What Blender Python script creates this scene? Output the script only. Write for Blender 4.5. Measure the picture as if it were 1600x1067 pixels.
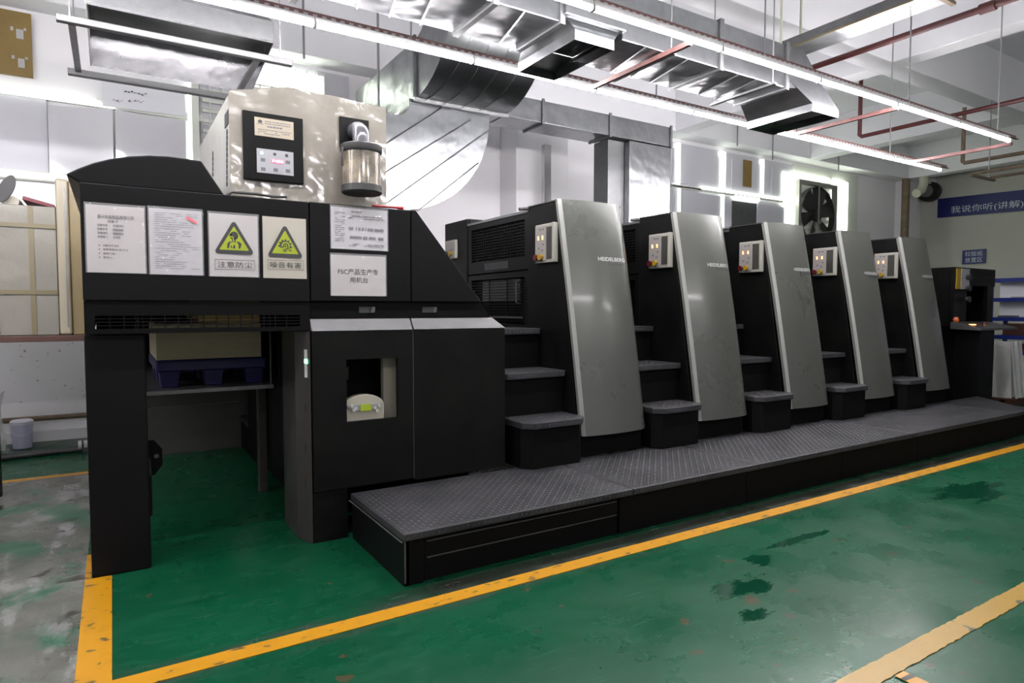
import bpy, bmesh, math, random
from mathutils import Vector, Matrix
random.seed(7)
R = math.radians
sc = bpy.context.scene
for o in list(bpy.data.objects): bpy.data.objects.remove(o)
COL = sc.collection

# ---------------------------------------------------------------- camera, world, exposure
CAMH = 1.5; FPX = 1000.4; PITCH = 2.89; YAW = 31.96
cd = bpy.data.cameras.new('camera'); cam = bpy.data.objects.new('camera', cd); COL.objects.link(cam)
cd.sensor_width = 36; cd.lens = FPX/1600*36; cd.clip_start = .05; cd.clip_end = 200
cam.location = (0, 0, CAMH); cam.rotation_euler = (R(90-PITCH), 0, -R(YAW))
sc.camera = cam
w = bpy.data.worlds.new('world'); sc.world = w; w.use_nodes = True
w.node_tree.nodes['Background'].inputs[0].default_value = (.9, .95, 1, 1)
w.node_tree.nodes['Background'].inputs[1].default_value = .35
sc.view_settings.view_transform = 'Standard'; sc.view_settings.look = 'None'
sc.view_settings.exposure = 0.36; sc.view_settings.gamma = 1; sc.view_settings.use_curve_mapping = False
LED_STRENGTH = 168.0

# ---------------------------------------------------------------- pixel -> point on a known plane
_p = R(PITCH); _y = R(YAW)
_fw = Vector((math.sin(_y)*math.cos(_p), math.cos(_y)*math.cos(_p), -math.sin(_p)))
_r = Vector((math.cos(_y), -math.sin(_y), 0)); _u = _r.cross(_fw)
def _ray(px, py): return _fw*FPX + _r*(px-800) - _u*(py-533.5)
_C = Vector((0, 0, CAMH))
def FX(px, py, x): d = _ray(px, py); return _C + d*(x/d.x)
def FY(px, py, y): d = _ray(px, py); return _C + d*(y/d.y)
def FZ(px, py, z): d = _ray(px, py); return _C + d*((z-CAMH)/d.z)

# ---------------------------------------------------------------- materials
M = {}
def mat(name, col, rough=.5, metal=0, emit=None, estr=1, coat=0, alpha=None, trans=0, bump=None, var=None, ior=None, spec=None):
    m = bpy.data.materials.new(name); m.use_nodes = True; nt = m.node_tree
    b = nt.nodes['Principled BSDF']; I = b.inputs
    I['Base Color'].default_value = (*col, 1); I['Roughness'].default_value = rough; I['Metallic'].default_value = metal
    if coat: I['Coat Weight'].default_value = coat; I['Coat Roughness'].default_value = .08
    if emit: I['Emission Color'].default_value = (*emit, 1); I['Emission Strength'].default_value = estr
    if trans: I['Transmission Weight'].default_value = trans
    if alpha is not None: I['Alpha'].default_value = alpha
    if spec is not None: I['Specular IOR Level'].default_value = spec
    if ior: I['IOR'].default_value = ior
    if var or bump:
        g = nt.nodes.new('ShaderNodeNewGeometry')
    if var:   # (scale, amount, second colour)
        n = nt.nodes.new('ShaderNodeTexNoise'); n.inputs['Scale'].default_value = var[0]; n.inputs['Detail'].default_value = 6
        n.inputs['Roughness'].default_value = .65
        nt.links.new(g.outputs['Position'], n.inputs['Vector'])
        r = nt.nodes.new('ShaderNodeMapRange'); r.inputs[1].default_value = .35; r.inputs[2].default_value = .7
        r.inputs[3].default_value = 0; r.inputs[4].default_value = var[1]
        nt.links.new(n.outputs['Fac'], r.inputs[0])
        x = nt.nodes.new('ShaderNodeMix'); x.data_type = 'RGBA'
        x.inputs[6].default_value = (*col, 1); x.inputs[7].default_value = (*var[2], 1)
        nt.links.new(r.outputs[0], x.inputs[0]); nt.links.new(x.outputs[2], I['Base Color'])
        r2 = nt.nodes.new('ShaderNodeMapRange'); r2.inputs[3].default_value = rough*.8; r2.inputs[4].default_value = min(1, rough*1.25)
        nt.links.new(n.outputs['Fac'], r2.inputs[0]); nt.links.new(r2.outputs[0], I['Roughness'])
    if bump:  # (scale, distance)
        n = nt.nodes.new('ShaderNodeTexNoise'); n.inputs['Scale'].default_value = bump[0]; n.inputs['Detail'].default_value = 3
        nt.links.new(g.outputs['Position'], n.inputs['Vector'])
        bp = nt.nodes.new('ShaderNodeBump'); bp.inputs['Distance'].default_value = bump[1]; bp.inputs['Strength'].default_value = 1
        nt.links.new(n.outputs['Fac'], bp.inputs['Height']); nt.links.new(bp.outputs[0], I['Normal'])
    M[name] = m; return m
mat('wall', (.84, .83, .85), .7, var=(1.1, .35, (.77, .76, .77)))
mat('wall_end', (.56, .57, .50), .7, var=(.8, .4, (.50, .51, .44)))
mat('ceiling', (.80, .80, .82), .8, var=(.7, .4, (.70, .71, .73)))
mat('black', (.003, .0029, .0032), .42, var=(7, .5, (.005, .0047, .005)), spec=.10)
mat('black_dull', (.0018, .0018, .002), .6, var=(5, .6, (.0035, .0033, .003)), spec=.08)
mat('charcoal', (.003, .003, .0032), .42, var=(4, .8, (.0062, .0065, .0055)), spec=.09)
mat('side_grey', (.024, .022, .021), .4, var=(5, .6, (.034, .032, .028)), spec=.3)
mat('cover', (.060, .063, .056), .28, .25, var=(1.3, .12, (.074, .077, .068)), bump=(.9, .010), coat=.12, spec=.4)
mat('edge_light', (.17, .172, .16), .35, .3)
mat('silver', (.062, .062, .064), .38, .4, var=(9, .5, (.048, .048, .049)))
mat('steel', (.55, .55, .55), .25, 1)
mat('stainless', (.20, .20, .207), .25, 1, var=(3, .5, (.15, .15, .157)), bump=(2.2, .012))
mat('tread', (.018, .018, .0205), .45, .2, var=(3, .9, (.040, .039, .0425)), spec=.3)
mat('tread_dark', (.06, .06, .066), .4, .5, var=(5, .8, (.11, .11, .12)))
mat('paper', (.27, .247, .243), .25, coat=.3, var=(14, .5, (.25, .23, .215)), bump=(9, .0015))
mat('paper2', (.255, .247, .26), .2, coat=.4, bump=(8, .0018))
mat('card', (.31, .29, .245), .35, coat=.2)
mat('ink', (.02, .02, .022), .5)
mat('ink_soft', (.085, .08, .09), .5)
mat('stamp_red', (.55, .10, .13), .5)
mat('warn', (.22, .27, .002), .4)
mat('film', (.9, .9, .92), .06, alpha=.16, bump=(18, .01))
mat('beige_film', (.155, .142, .12), .15, coat=.7, var=(5, .7, (.195, .18, .155)), bump=(4, .02))
mat('box_white', (.27, .267, .25), .35, var=(5, .5, (.225, .222, .207)))
mat('plate', (.27, .235, .18), .35, .3)
mat('keypad', (.22, .22, .24), .4)
mat('led_red', (.4, .02, .05), .4, emit=(1, .06, .12), estr=3)
mat('led_dig', (.9, .6, .65), .4, emit=(1, .5, .55), estr=4)
mat('led_green', (.2, .9, .5), .4, emit=(.15, 1, .45), estr=5)
mat('led_orange', (.9, .3, .1), .4, emit=(1, .32, .10), estr=3.5)
mat('lcd', (.18, .23, .008), .4, emit=(.5, .65, .03), estr=.12)
mat('cream', (.32, .30, .245), .45)
mat('cream_dirty', (.20, .165, .115), .3, coat=.6, var=(11, 1.0, (.017, .014, .008)))
mat('pvc_grey', (.055, .055, .066), .3, coat=.4)
mat('rubber', (.016, .016, .017), .55)
mat('galv', (.31, .318, .328), .30, 1, var=(9, .8, (.24, .248, .257)), bump=(1.9, .035))
mat('galv_dull', (.17, .173, .177), .45, .8, var=(12, .6, (.13, .133, .137)))
mat('tube_glow', (1, 1, 1), .4, emit=(1, .965, .985), estr=LED_STRENGTH)
mat('fixture', (.30, .30, .30), .5)
mat('red_rail', (.11, .032, .03), .55, var=(40, .8, (.15, .09, .083)))
mat('red_pipe', (.075, .015, .015), .45, var=(6, .6, (.05, .01, .01)))
mat('rod', (.28, .28, .28), .45, .6)
mat('rust', (.2, .15, .1), .7, var=(8, .7, (.09, .06, .04)))
mat('pvc_cream', (.56, .56, .44), .45)
mat('yellow', (.82, .42, .012), .45)
mat('brown_board', (.22, .145, .04), .6, var=(5, .5, (.17, .11, .03)))
mat('white_sheet', (.62, .62, .65), .14, coat=.5, bump=(1.7, .015))
mat('white_board', (.72, .73, .76), .3)
mat('frame_white', (.66, .68, .62), .4)
mat('daylight', (1, 1, 1), .4, emit=(.93, 1.0, .86), estr=4.5)
mat('daylight_soft', (.9, 1, .9), .4, emit=(.84, 1.0, .86), estr=2)
mat('grey_blind', (.55, .55, .59), .5, coat=.2)
mat('blue_sign', (.006, .012, .14), .4)
mat('sign_white', (.66, .74, .82), .5)
mat('blue_shelf', (.006, .018, .17), .4)
mat('pallet_blue', (.006, .005, .045), .5, spec=.25)
mat('paper_stack', (.40, .36, .24), .65, var=(3, .5, (.33, .28, .17)))
mat('board_stack', (.15, .142, .118), .3, coat=.5, bump=(5, .012))
mat('strap', (.12, .10, .05), .4)
mat('post_cream', (.26, .23, .165), .22, coat=.6)
mat('post_tan', (.16, .12, .05), .3, coat=.4)
mat('wood_red', (.05, .016, .010), .5)
mat('book_red', (.11, .006, .015), .5)
mat('bucket', (.50, .50, .66), .35)
mat('bucket_lid', (.68, .68, .76), .3)
mat('fan_black', (.02, .02, .02), .5)
mat('fan_grey', (.22, .22, .20), .5)
mat('white_plain', (.40, .40, .385), .5)
mat('poly', (.82, .83, .80), .12, alpha=.42, bump=(9, .03))
mat('olive', (.02, .02, .016), .5, var=(5, .9, (.035, .034, .028)))
mat('knob_red', (.07, .004, .006), .35)
mat('knob_yellow', (.24, .15, .006), .4)
mat('red_paint', (.25, .01, .012), .4)
mat('hazard_black', (.03, .025, .02), .5)
mat('glass', (.9, .95, .95), .02, alpha=.12)
mat('smudge', (.45, .40, .36), .7)
# sheet paper stack: thin horizontal layers as fine relief
def layered(name):
    nt = M[name].node_tree; b = nt.nodes['Principled BSDF']
    g = nt.nodes.new('ShaderNodeNewGeometry'); wv = nt.nodes.new('ShaderNodeTexWave'); wv.bands_direction = 'Z'
    wv.inputs['Scale'].default_value = 45; wv.inputs['Distortion'].default_value = 1.5; wv.inputs['Detail'].default_value = 2
    bp = nt.nodes.new('ShaderNodeBump'); bp.inputs['Distance'].default_value = .003
    nt.links.new(g.outputs['Position'], wv.inputs[0]); nt.links.new(wv.outputs['Fac'], bp.inputs['Height']); nt.links.new(bp.outputs[0], b.inputs['Normal'])
mat('lift_steel', (.07, .07, .07), .3, .6, var=(7, .8, (.12, .12, .118)))
mat('worn', (.07, .07, .066), .45, .3)
mat('orange_knob', (.4, .08, .02), .4)
mat('bar_grey', (.075, .076, .078), .5, .5)
mat('box_cream', (.235, .23, .20), .45)
mat('face_grey', (.20, .185, .175), .45)
mat('paper_lit_orange', (.52, .33, .10), .65)  # orange light on the upper sheets, put into their base colour
mat('badge_light', (.42, .43, .42), .35, .2)
layered('paper_stack')

class NT:   # small helper for node graphs
    def __init__(s, name):
        s.m = bpy.data.materials.new(name); s.m.use_nodes = True; s.t = s.m.node_tree; s.b = s.t.nodes['Principled BSDF']
        s.pos = s.t.nodes.new('ShaderNodeNewGeometry').outputs['Position']; M[name] = s.m
    def n(s, t, **k):
        x = s.t.nodes.new(t)
        for a, v in k.items(): setattr(x, a, v)
        return x
    def L(s, a, b): s.t.links.new(a, b)
    def noise(s, scale, detail=5, rough=.6, vec=None, stretch=None, off=(0, 0, 0)):
        x = s.n('ShaderNodeTexNoise'); x.inputs['Scale'].default_value = scale; x.inputs['Detail'].default_value = detail; x.inputs['Roughness'].default_value = rough
        v = vec or s.pos
        mp = s.n('ShaderNodeMapping'); s.L(v, mp.inputs[0]); mp.inputs['Location'].default_value = off
        if stretch: mp.inputs['Scale'].default_value = stretch
        s.L(mp.outputs[0], x.inputs['Vector']); return x.outputs['Fac']
    def rng(s, v, a, b, lo=0, hi=1):
        x = s.n('ShaderNodeMapRange'); s.L(v, x.inputs[0])
        for i, q in zip((1, 2, 3, 4), (a, b, lo, hi)): x.inputs[i].default_value = q
        return x.outputs[0]
    def mul(s, a, b, op='MULTIPLY'):
        x = s.n('ShaderNodeMath', operation=op); s.L(a, x.inputs[0])
        if isinstance(b, (int, float)): x.inputs[1].default_value = b
        else: s.L(b, x.inputs[1])
        return x.outputs[0]
    def mix(s, f, a, b):
        x = s.n('ShaderNodeMix', data_type='RGBA')
        if isinstance(f, (int, float)): x.inputs[0].default_value = f
        else: s.L(f, x.inputs[0])
        for i, q in ((6, a), (7, b)):
            if isinstance(q, tuple): x.inputs[i].default_value = (*q, 1)
            else: s.L(q, x.inputs[i])
        return x.outputs[2]
    def near(s, c, rad):   # 1 at c, 0 at rad (elliptic), in x and y
        mp = s.n('ShaderNodeMapping'); s.L(s.pos, mp.inputs[0])
        mp.inputs['Location'].default_value = (-c[0]/rad[0], -c[1]/rad[1], 0); mp.inputs['Scale'].default_value = (1/rad[0], 1/rad[1], 0)
        l = s.n('ShaderNodeVectorMath', operation='LENGTH'); s.L(mp.outputs[0], l.inputs[0])
        return s.rng(l.outputs['Value'], 0, 1, 1, 0)
    def axis(s, i):
        x = s.n('ShaderNodeSeparateXYZ'); s.L(s.pos, x.inputs[0]); return x.outputs[i]
    def bump(s, h, d):
        x = s.n('ShaderNodeBump'); x.inputs['Distance'].default_value = d; s.L(h, x.inputs['Height']); s.L(x.outputs[0], s.b.inputs['Normal'])

f = NT('green_floor')
c = f.mix(f.rng(f.noise(.9, 6), .35, .7), (.0008, .034, .0138), (.0020, .050, .022))
c = f.mix(f.rng(f.noise(5, 6, .7, stretch=(1, 3.2, 1)), .45, .8, 0, .55), c, (.012, .063, .034))
scr = f.rng(f.noise(9, 4, .6, stretch=(.45, 8, 1)), .63, .70, 0, .6)              # scuffs along the aisle
c = f.mix(scr, c, (.05, .10, .075))
c = f.mix(f.rng(f.noise(6.5, 3, .5, off=(5, 2, 0)), .69, .71, 0, .5), c, (.07, .028, .016))       # worn rusty spots
grime = f.mul(f.mul(f.rng(f.axis(1), 2.95, 3.0), f.rng(f.axis(1), 3.12, 3.17, 1, 0)), f.rng(f.axis(0), .9, 1.5))
c = f.mix(f.mul(grime, f.rng(f.noise(7, 5, .7, stretch=(.4, 2, 1)), .3, .6, .75, 1)), c, (.011, .011, .009))
c = f.mix(f.mul(grime, f.rng(f.noise(14, 4, .6, stretch=(.25, 3, 1)), .62, .7, 0, .6)), c, (.16, .17, .14))
band = f.mul(f.rng(f.axis(1), 2.80, 2.87), f.rng(f.axis(1), 3.02, 3.08, 1, 0))
c = f.mix(f.mul(band, f.rng(f.noise(6, 4, .6, stretch=(.5, 2, 1)), .42, .6, 0, .7)), c, (.03, .035, .03))
wet = None
for ctr, rad in (((2.85, 2.22), (.42, .20)), ((3.75, 2.50), (.60, .10)), ((6.0, 2.42), (1.0, .40)), ((1.05, 2.05), (.5, .10)), ((2.62, 1.98), (.25, .12)), ((3.25, 2.40), (.2, .16))):
    q = f.rng(f.mul(f.mul(f.near(ctr, rad), .55), f.noise(5.5, 6, .7, stretch=(.8, 2.2, 1), off=(ctr[0], 3, 0)), 'ADD'), .80, .84)
    wet = q if wet is None else f.mul(wet, q, 'MAXIMUM')
c = f.mix(f.mul(wet, .8), c, (.002, .022, .012))
f.L(c, f.b.inputs['Base Color'])
rg = f.rng(f.noise(2.2, 5), .3, .75, .20, .40)
x = f.n('ShaderNodeMix'); f.L(wet, x.inputs[0]); f.L(rg, x.inputs[2]); x.inputs[3].default_value = .08
f.L(x.outputs[0], f.b.inputs['Roughness']); f.b.inputs['Specular IOR Level'].default_value = .20
f.bump(f.noise(22, 3, .5), .0006)

f = NT('concrete_floor')
c = f.mix(f.rng(f.noise(1.6, 8, .65), .35, .68), (.045, .048, .041), (.115, .118, .104))
c = f.mix(f.rng(f.noise(2.6, 7, .68, stretch=(1.8, .6, 1)), .52, .58, 0, .6), c, (.19, .19, .19))
c = f.mix(f.rng(f.noise(2.1, 5, .6, off=(3, 1, 0)), .52, .60, 0, .8), c, (.012, .075, .04))
c = f.mix(f.rng(f.noise(4.2, 3, .5, off=(9, 4, 0)), .62, .65, 0, .85), c, (.02, .017, .013))
f.L(c, f.b.inputs['Base Color']); f.L(f.rng(f.noise(2.4, 5), .3, .7, .16, .5), f.b.inputs['Roughness']); f.bump(f.noise(7, 5, .7), .004)

f = NT('line_paint')
c = f.mix(f.rng(f.noise(9, 6, .7), .55, .8, 0, .6), (.34, .155, .0005), (.21, .095, .001))
c = f.mix(f.rng(f.noise(13, 5, .62, stretch=(.8, 1.6, 1), off=(2, 7, 0)), .595, .63, 0, .9), c, (.025, .03, .018))
f.L(c, f.b.inputs['Base Color']); f.b.inputs['Roughness'].default_value = .4
f = NT('line_paint_old')
c = f.mix(f.rng(f.noise(6, 6, .7), .45, .8, 0, .6), (.235, .135, .005), (.17, .095, .005))
c = f.mix(f.rng(f.noise(7, 4, .55, off=(4, 1, 0)), .60, .62, 0, .95), c, (.02, .03, .024))
f.L(c, f.b.inputs['Base Color']); f.b.inputs['Roughness'].default_value = .4

# ---------------------------------------------------------------- mesh helpers
WL = {}     # world location of each object's origin
class MB:
    def __init__(s): s.v = []; s.f = []
    def add(s, vs, fs):
        k = len(s.v); s.v += [tuple(v) for v in vs]; s.f += [tuple(i+k for i in q) for q in fs]; return s
    def box(s, x0, x1, y0, y1, z0, z1):
        return s.add([(x0,y0,z0),(x1,y0,z0),(x1,y1,z0),(x0,y1,z0),(x0,y0,z1),(x1,y0,z1),(x1,y1,z1),(x0,y1,z1)],
                     [(3,2,1,0),(4,5,6,7),(0,1,5,4),(1,2,6,5),(2,3,7,6),(3,0,4,7)])
    def prism(s, pts, ax, a, b):     # 2D polygon extruded along axis: 'x' -> pts are (y,z), 'y' -> (x,z), 'z' -> (x,y)
        mk = {'x': lambda p, t: (t, p[0], p[1]), 'y': lambda p, t: (p[0], t, p[1]), 'z': lambda p, t: (p[0], p[1], t)}[ax]
        n = len(pts); vs = [mk(p, a) for p in pts] + [mk(p, b) for p in pts]
        fs = [tuple(range(n)), tuple(range(2*n-1, n-1, -1))] + [(i, i+n, (i+1) % n + n, (i+1) % n) for i in range(n)]
        return s.add(vs, fs)
    def tube(s, path, r, n=10, cap=True):
        path = [Vector(p) for p in path]; k = len(path); rings = []
        prev = None
        for i, p in enumerate(path):
            t = (path[min(i+1, k-1)] - path[max(i-1, 0)]).normalized()
            if prev is None: a = t.orthogonal().normalized()
            else: a = (prev - t*prev.dot(t)).normalized()
            prev = a; b = t.cross(a); rr = r[i] if isinstance(r, (list, tuple)) else r
            rings.append([p + (a*math.cos(2*math.pi*j/n) + b*math.sin(2*math.pi*j/n))*rr for j in range(n)])
        vs = [q for g in rings for q in g]
        fs = [(i*n+j, i*n+(j+1) % n, (i+1)*n+(j+1) % n, (i+1)*n+j) for i in range(k-1) for j in range(n)]
        if cap: fs += [tuple(range(n-1, -1, -1)), tuple((k-1)*n+j for j in range(n))]
        return s.add(vs, fs)
    def lathe(s, prof, c, n=24, ax='z'):  # prof: (radius, height)
        vs = []; fs = []
        for (r, h) in prof:
            for j in range(n):
                a = 2*math.pi*j/n; u, v = r*math.cos(a), r*math.sin(a)
                vs.append({'z': (c[0]+u, c[1]+v, c[2]+h), 'y': (c[0]+u, c[1]+h, c[2]+v), 'x': (c[0]+h, c[1]+u, c[2]+v)}[ax])
        k = len(prof)
        fs = [(i*n+j, i*n+(j+1) % n, (i+1)*n+(j+1) % n, (i+1)*n+j) for i in range(k-1) for j in range(n)]
        fs += [tuple(range(n-1, -1, -1)), tuple((k-1)*n+j for j in range(n))]
        return s.add(vs, fs)
    def grid(s, fn, nu, nv, th=None):   # fn(s,t)->point ; optional thickness vector closes the sheet
        P = [[Vector(fn(i/nu, j/nv)) for i in range(nu+1)] for j in range(nv+1)]
        vs = [p for row in P for p in row]; W = nu+1
        fs = [(j*W+i, j*W+i+1, (j+1)*W+i+1, (j+1)*W+i) for j in range(nv) for i in range(nu)]
        if th is not None:
            th = Vector(th); N = len(vs); vs = vs + [p+th for p in vs]
            fs += [tuple(N+q for q in reversed(fc)) for fc in list(fs)]
            rim = [i for i in range(W)] + [j*W+nu for j in range(1, nv+1)] + [nv*W+i for i in range(nu-1, -1, -1)] + [j*W for j in range(nv-1, 0, -1)]
            fs += [(rim[k], rim[(k+1) % len(rim)], rim[(k+1) % len(rim)]+N, rim[k]+N) for k in range(len(rim))]
        return s.add(vs, fs)
    def quad(s, *p): return s.add(p, [(0, 1, 2, 3)])
    def build(s, name, m, parent=None, bev=0, smooth=0, label=None, seg=2, fix=True):
        xs = list(zip(*s.v)); c = Vector(((min(xs[0])+max(xs[0]))/2, (min(xs[1])+max(xs[1]))/2, min(xs[2])))
        me = bpy.data.meshes.new(name); me.from_pydata([Vector(v)-c for v in s.v], [], s.f); me.validate()
        if fix:
            bm = bmesh.new(); bm.from_mesh(me); bmesh.ops.recalc_face_normals(bm, faces=bm.faces); bm.to_mesh(me); bm.free()
        me.materials.append(M[m])
        if smooth:
            me.polygons.foreach_set('use_smooth', [True]*len(me.polygons)); me.set_sharp_from_angle(angle=R(smooth))
        o = bpy.data.objects.new(name, me); COL.objects.link(o); o.location = c; WL[o] = c.copy()
        if parent is not None:
            o.parent = parent; o.matrix_parent_inverse = Matrix.Translation(-WL[parent])
        if bev:
            b = o.modifiers.new('bevel', 'BEVEL'); b.width = bev; b.segments = seg; b.limit_method = 'ANGLE'; b.angle_limit = R(40)
        if label: o['label'] = label
        return o
def B(x0, x1, y0, y1, z0, z1): return MB().box(min(x0, x1), max(x0, x1), min(y0, y1), max(y0, y1), min(z0, z1), max(z0, z1))
def thing(name, label, cat, loc, group=None):
    o = bpy.data.objects.new(name, None); COL.objects.link(o); o.location = loc; WL[o] = Vector(loc); o.empty_display_size = .1
    o['label'] = label; o['category'] = cat
    if group: o['group'] = group
    return o
def tag(o, label, cat, group=None):
    o['label'] = label; o['category'] = cat
    if group: o['group'] = group
    return o
def struct(o): o['kind'] = 'structure'; return o
def rep(o, shifts):      # copies of a part, moved; they share the mesh
    out = [o]
    for d in shifts:
        c = o.copy(); COL.objects.link(c); c.location = o.location + Vector(d); WL[c] = WL[o] + Vector(d); out.append(c)
    return out
def clone(root, d, label=None):
    def rec(o, parent):
        c = o.copy(); COL.objects.link(c)
        if parent is None: c.location = o.location + Vector(d)
        else: c.parent = parent; c.matrix_parent_inverse = o.matrix_parent_inverse.copy()
        WL[c] = WL[o] + Vector(d)
        for ch in kids.get(o, []): rec(ch, c)
        return c
    kids = {}
    for o in list(COL.objects):
        if o.parent: kids.setdefault(o.parent, []).append(o)
    r = rec(root, None)
    if label: r['label'] = label
    return r
# flat print on a rectangle: origin O (bottom left), U (full width), V (full height); p in 0..1
def plane_map(O, U, V, off=.001):
    O, U, V = Vector(O), Vector(U), Vector(V); N = U.cross(V).normalized()
    return lambda s, t, k=1: O + U*s + V*t + N*off*k
def decal(name, polys, mp, m, parent, layer=1):
    b = MB()
    for p in polys:
        b.add([mp(x, y, layer) for x, y in p], [tuple(range(len(p)))])
    return b.build(name, m, parent, fix=False)
TEXTS = []
def text(body, mp, rect, m, parent, name='lettering', layer=1, font_shear=0, bold=0):
    cu = bpy.data.curves.new('t', 'FONT'); cu.body = body; cu.shear = font_shear; cu.offset = bold; cu.resolution_u = 3
    o = bpy.data.objects.new('t', cu); COL.objects.link(o); TEXTS.append((o, mp, rect, m, parent, name, layer))
def flush_text():
    bpy.context.view_layer.update(); dg = bpy.context.evaluated_depsgraph_get()
    for (o, mp, (s0, s1, t0, t1), m, parent, name, layer) in TEXTS:
        me = bpy.data.meshes.new_from_object(o.evaluated_get(dg))
        vs = [v.co.copy() for v in me.vertices]
        if vs:
            ax, bx = min(v.x for v in vs), max(v.x for v in vs); ay, by = min(v.y for v in vs), max(v.y for v in vs)
            b = MB(); b.add([mp(s0+(s1-s0)*(v.x-ax)/max(bx-ax, 1e-6), t0+(t1-t0)*(v.y-ay)/max(by-ay, 1e-6), layer) for v in vs], [tuple(p.vertices) for p in me.polygons])
            b.build(name, m, parent, fix=False)
        cu = o.data; bpy.data.objects.remove(o); bpy.data.curves.remove(cu); bpy.data.meshes.remove(me)
    TEXTS.clear()
def lines(rows, s0, s1, h, rnd, dens=.8, gap=.02):   # broken bars like rows of small print
    out = []
    for t, e in rows:
        s = s0
        while s < s0+(s1-s0)*e:
            wd = rnd.uniform(.03, .11)
            if rnd.random() < dens: out.append([(s, t), (min(s+wd, s1), t), (min(s+wd, s1), t+h), (s, t+h)])
            s += wd+gap
    return out
def arc(cx, cy, r, a0, a1, n): return [(cx+r*math.cos(R(a0+(a1-a0)*i/n)), cy+r*math.sin(R(a0+(a1-a0)*i/n))) for i in range(n+1)]

# ================================================================ SETTING
XL, XR, YF, YB, ZC = -7.0, 18.7, -5.0, 9.0, 5.6
floor = struct(B(XL, XR, YF, YB, -.2, 0).build('floor', 'green_floor'))
struct(floor); floor['label'] = 'glossy green painted factory floor with scuffs'
B(XL, -.165, YF, 6.95, 0, .002).build('concrete_strip', 'concrete_floor', floor, label='bare grey concrete strip with green paint remains')
def ln(x0, x1, y0, y1, m='line_paint', z=.004): return B(x0, x1, y0, y1, .0005, z).build('yellow_line', m, floor)
ln(-.04, XR, 2.88, 2.985); ln(-.168, -.04, YF, 4.195, z=.0045); ln(-.168, -.138, 4.197, 4.62, z=.0045); ln(XL, .1, 6.95, 7.04)
b = MB(); rnd = random.Random(3)        # near right line with a ragged edge
up = [(x/40, 1.435+rnd.uniform(-.003, .003)) for x in range(72, 480)]; lo = [(x/40, 1.335+rnd.uniform(-.004, .004)) for x in range(72, 480)]
b.prism(lo+up[::-1], 'z', .0005, .004); b.build('yellow_line', 'line_paint_old', floor)

struct(B(XL, XR, YB, YB+.2, 0, ZC).build('wall_back', 'wall'))
struct(B(XR, XR+.2, YF, YB, 0, ZC).build('wall_right', 'wall_end'))
struct(B(XL-.2, XL, YF, YB, 0, ZC).build('wall_left', 'wall'))
struct(B(XL, XR, YF-.2, YF, 0, ZC).build('wall_front', 'wall'))
ceil = struct(B(XL-.2, XR+.2, YF-.2, YB+.2, ZC, ZC+.15).build('ceiling', 'ceiling'))
def beam(x0, x1, y0, y1, z0): return B(x0, x1, y0, y1, z0, ZC).build('beam', 'ceiling', ceil, bev=.01)
beam(XL, XR, 8.62, YB, 4.80); beam(XL, XR, 4.72, 5.05, 4.80); beam(XL, XR, .6, .95, 4.80); beam(XL, XR, -3.6, -3.25, 4.80)
for x in (-3.5, .65, 4.8, 8.95, 13.1, 17.2):
    beam(x, x+.32, YF, .6, 4.8); beam(x, x+.32, .95, 4.72, 4.8); beam(x, x+.32, 5.05, 8.62, 4.8)
wb = bpy.data.objects['wall_back']
for px0, pxs, px1 in ((781, 807, 888), (1400, 1404, 1436)):       # pilasters on the back wall
    xp = FY(px0, 260, 9.0).x; yp = max(8.2, FX(pxs, 260, xp).y) if px0 < 1000 else 8.72; c_ = FY(px1, 260, yp)
    B(xp, c_.x, yp, 9.0, 0, 4.8).build('pilaster', 'wall', wb, bev=.01)
a = FY(856, 260, 8.1); B(a.x-.06, a.x+.06, 8.10, 8.18, 0, 4.0).build('riser_duct', 'steel', wb)
B(XL, 4.0, 8.93, 9.0, 0, .12).build('kerb', 'wall', wb)
MB().tube([(XL, 8.9, .27), (.6, 8.9, .27)], .03, 8).build('base_pipe', 'rust', wb)
b = MB(); rnd = random.Random(5)        # scuffs low on the wall
for _ in range(26):
    x, z = rnd.uniform(-1.0, -.25), rnd.uniform(.45, 1.2); a, h = rnd.uniform(.006, .02), rnd.uniform(.006, .03)
    b.quad((x, 8.997, z), (x+a, 8.997, z+rnd.uniform(-.01, .01)), (x+a*.7, 8.997, z+h), (x-a*.2, 8.997, z+h))
b.build('scuff_mark', 'smudge', wb, fix=False)['kind'] = 'stuff'

# ---- window band high on the back wall
YW = 8.96
def win(n, px0, py0, px1, py1, kind):
    pass
z_sill = 2.98
wd = struct(B(XL, 1.0, 8.90, 9.0, 2.93, 3.03).build('trim_1', 'frame_white', bev=.01))
w1 = struct(B(XL, 1.02, 8.94, 9.0, 3.84, 3.92).build('window_1', 'frame_white'))
a, b_ = FY(0, 146, 8.93), FY(178, 172, 8.93)
B(XL, b_.x, 8.925, 8.94, 3.845, 3.885).build('light_gap', 'daylight', w1)
B(XL, -.1, 8.925, 8.94, 3.905, 3.925).build('light_gap', 'daylight', w1)
B(.86, .90, 8.93, 8.96, 3.03, 4.3).build('light_gap', 'daylight_soft', w1)
B(.90, .98, 8.90, 9.0, 3.03, 4.75).build('mullion', 'frame_white', w1)
B(XL, -.56, 8.95, 8.99, 3.03, 3.84).build('blanking_panel', 'grey_blind', w1, bev=.004)
def sheet(name, label, pts, m, wob=.012, cat='sheet'):
    TL, TR, BR, BL = [FY(px, py, 8.93) for px, py in pts]
    def fn(s, t):
        p = (BL*(1-s)+BR*s)*(1-t)+(TL*(1-s)+TR*s)*t
        return p + Vector((0, -.01-wob*(math.sin(s*5+t*3)+1)*.5, 0))
    return tag(MB().grid(fn, 12, 10, (0, .006, 0)).build(name, m, smooth=40), label, cat)
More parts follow.
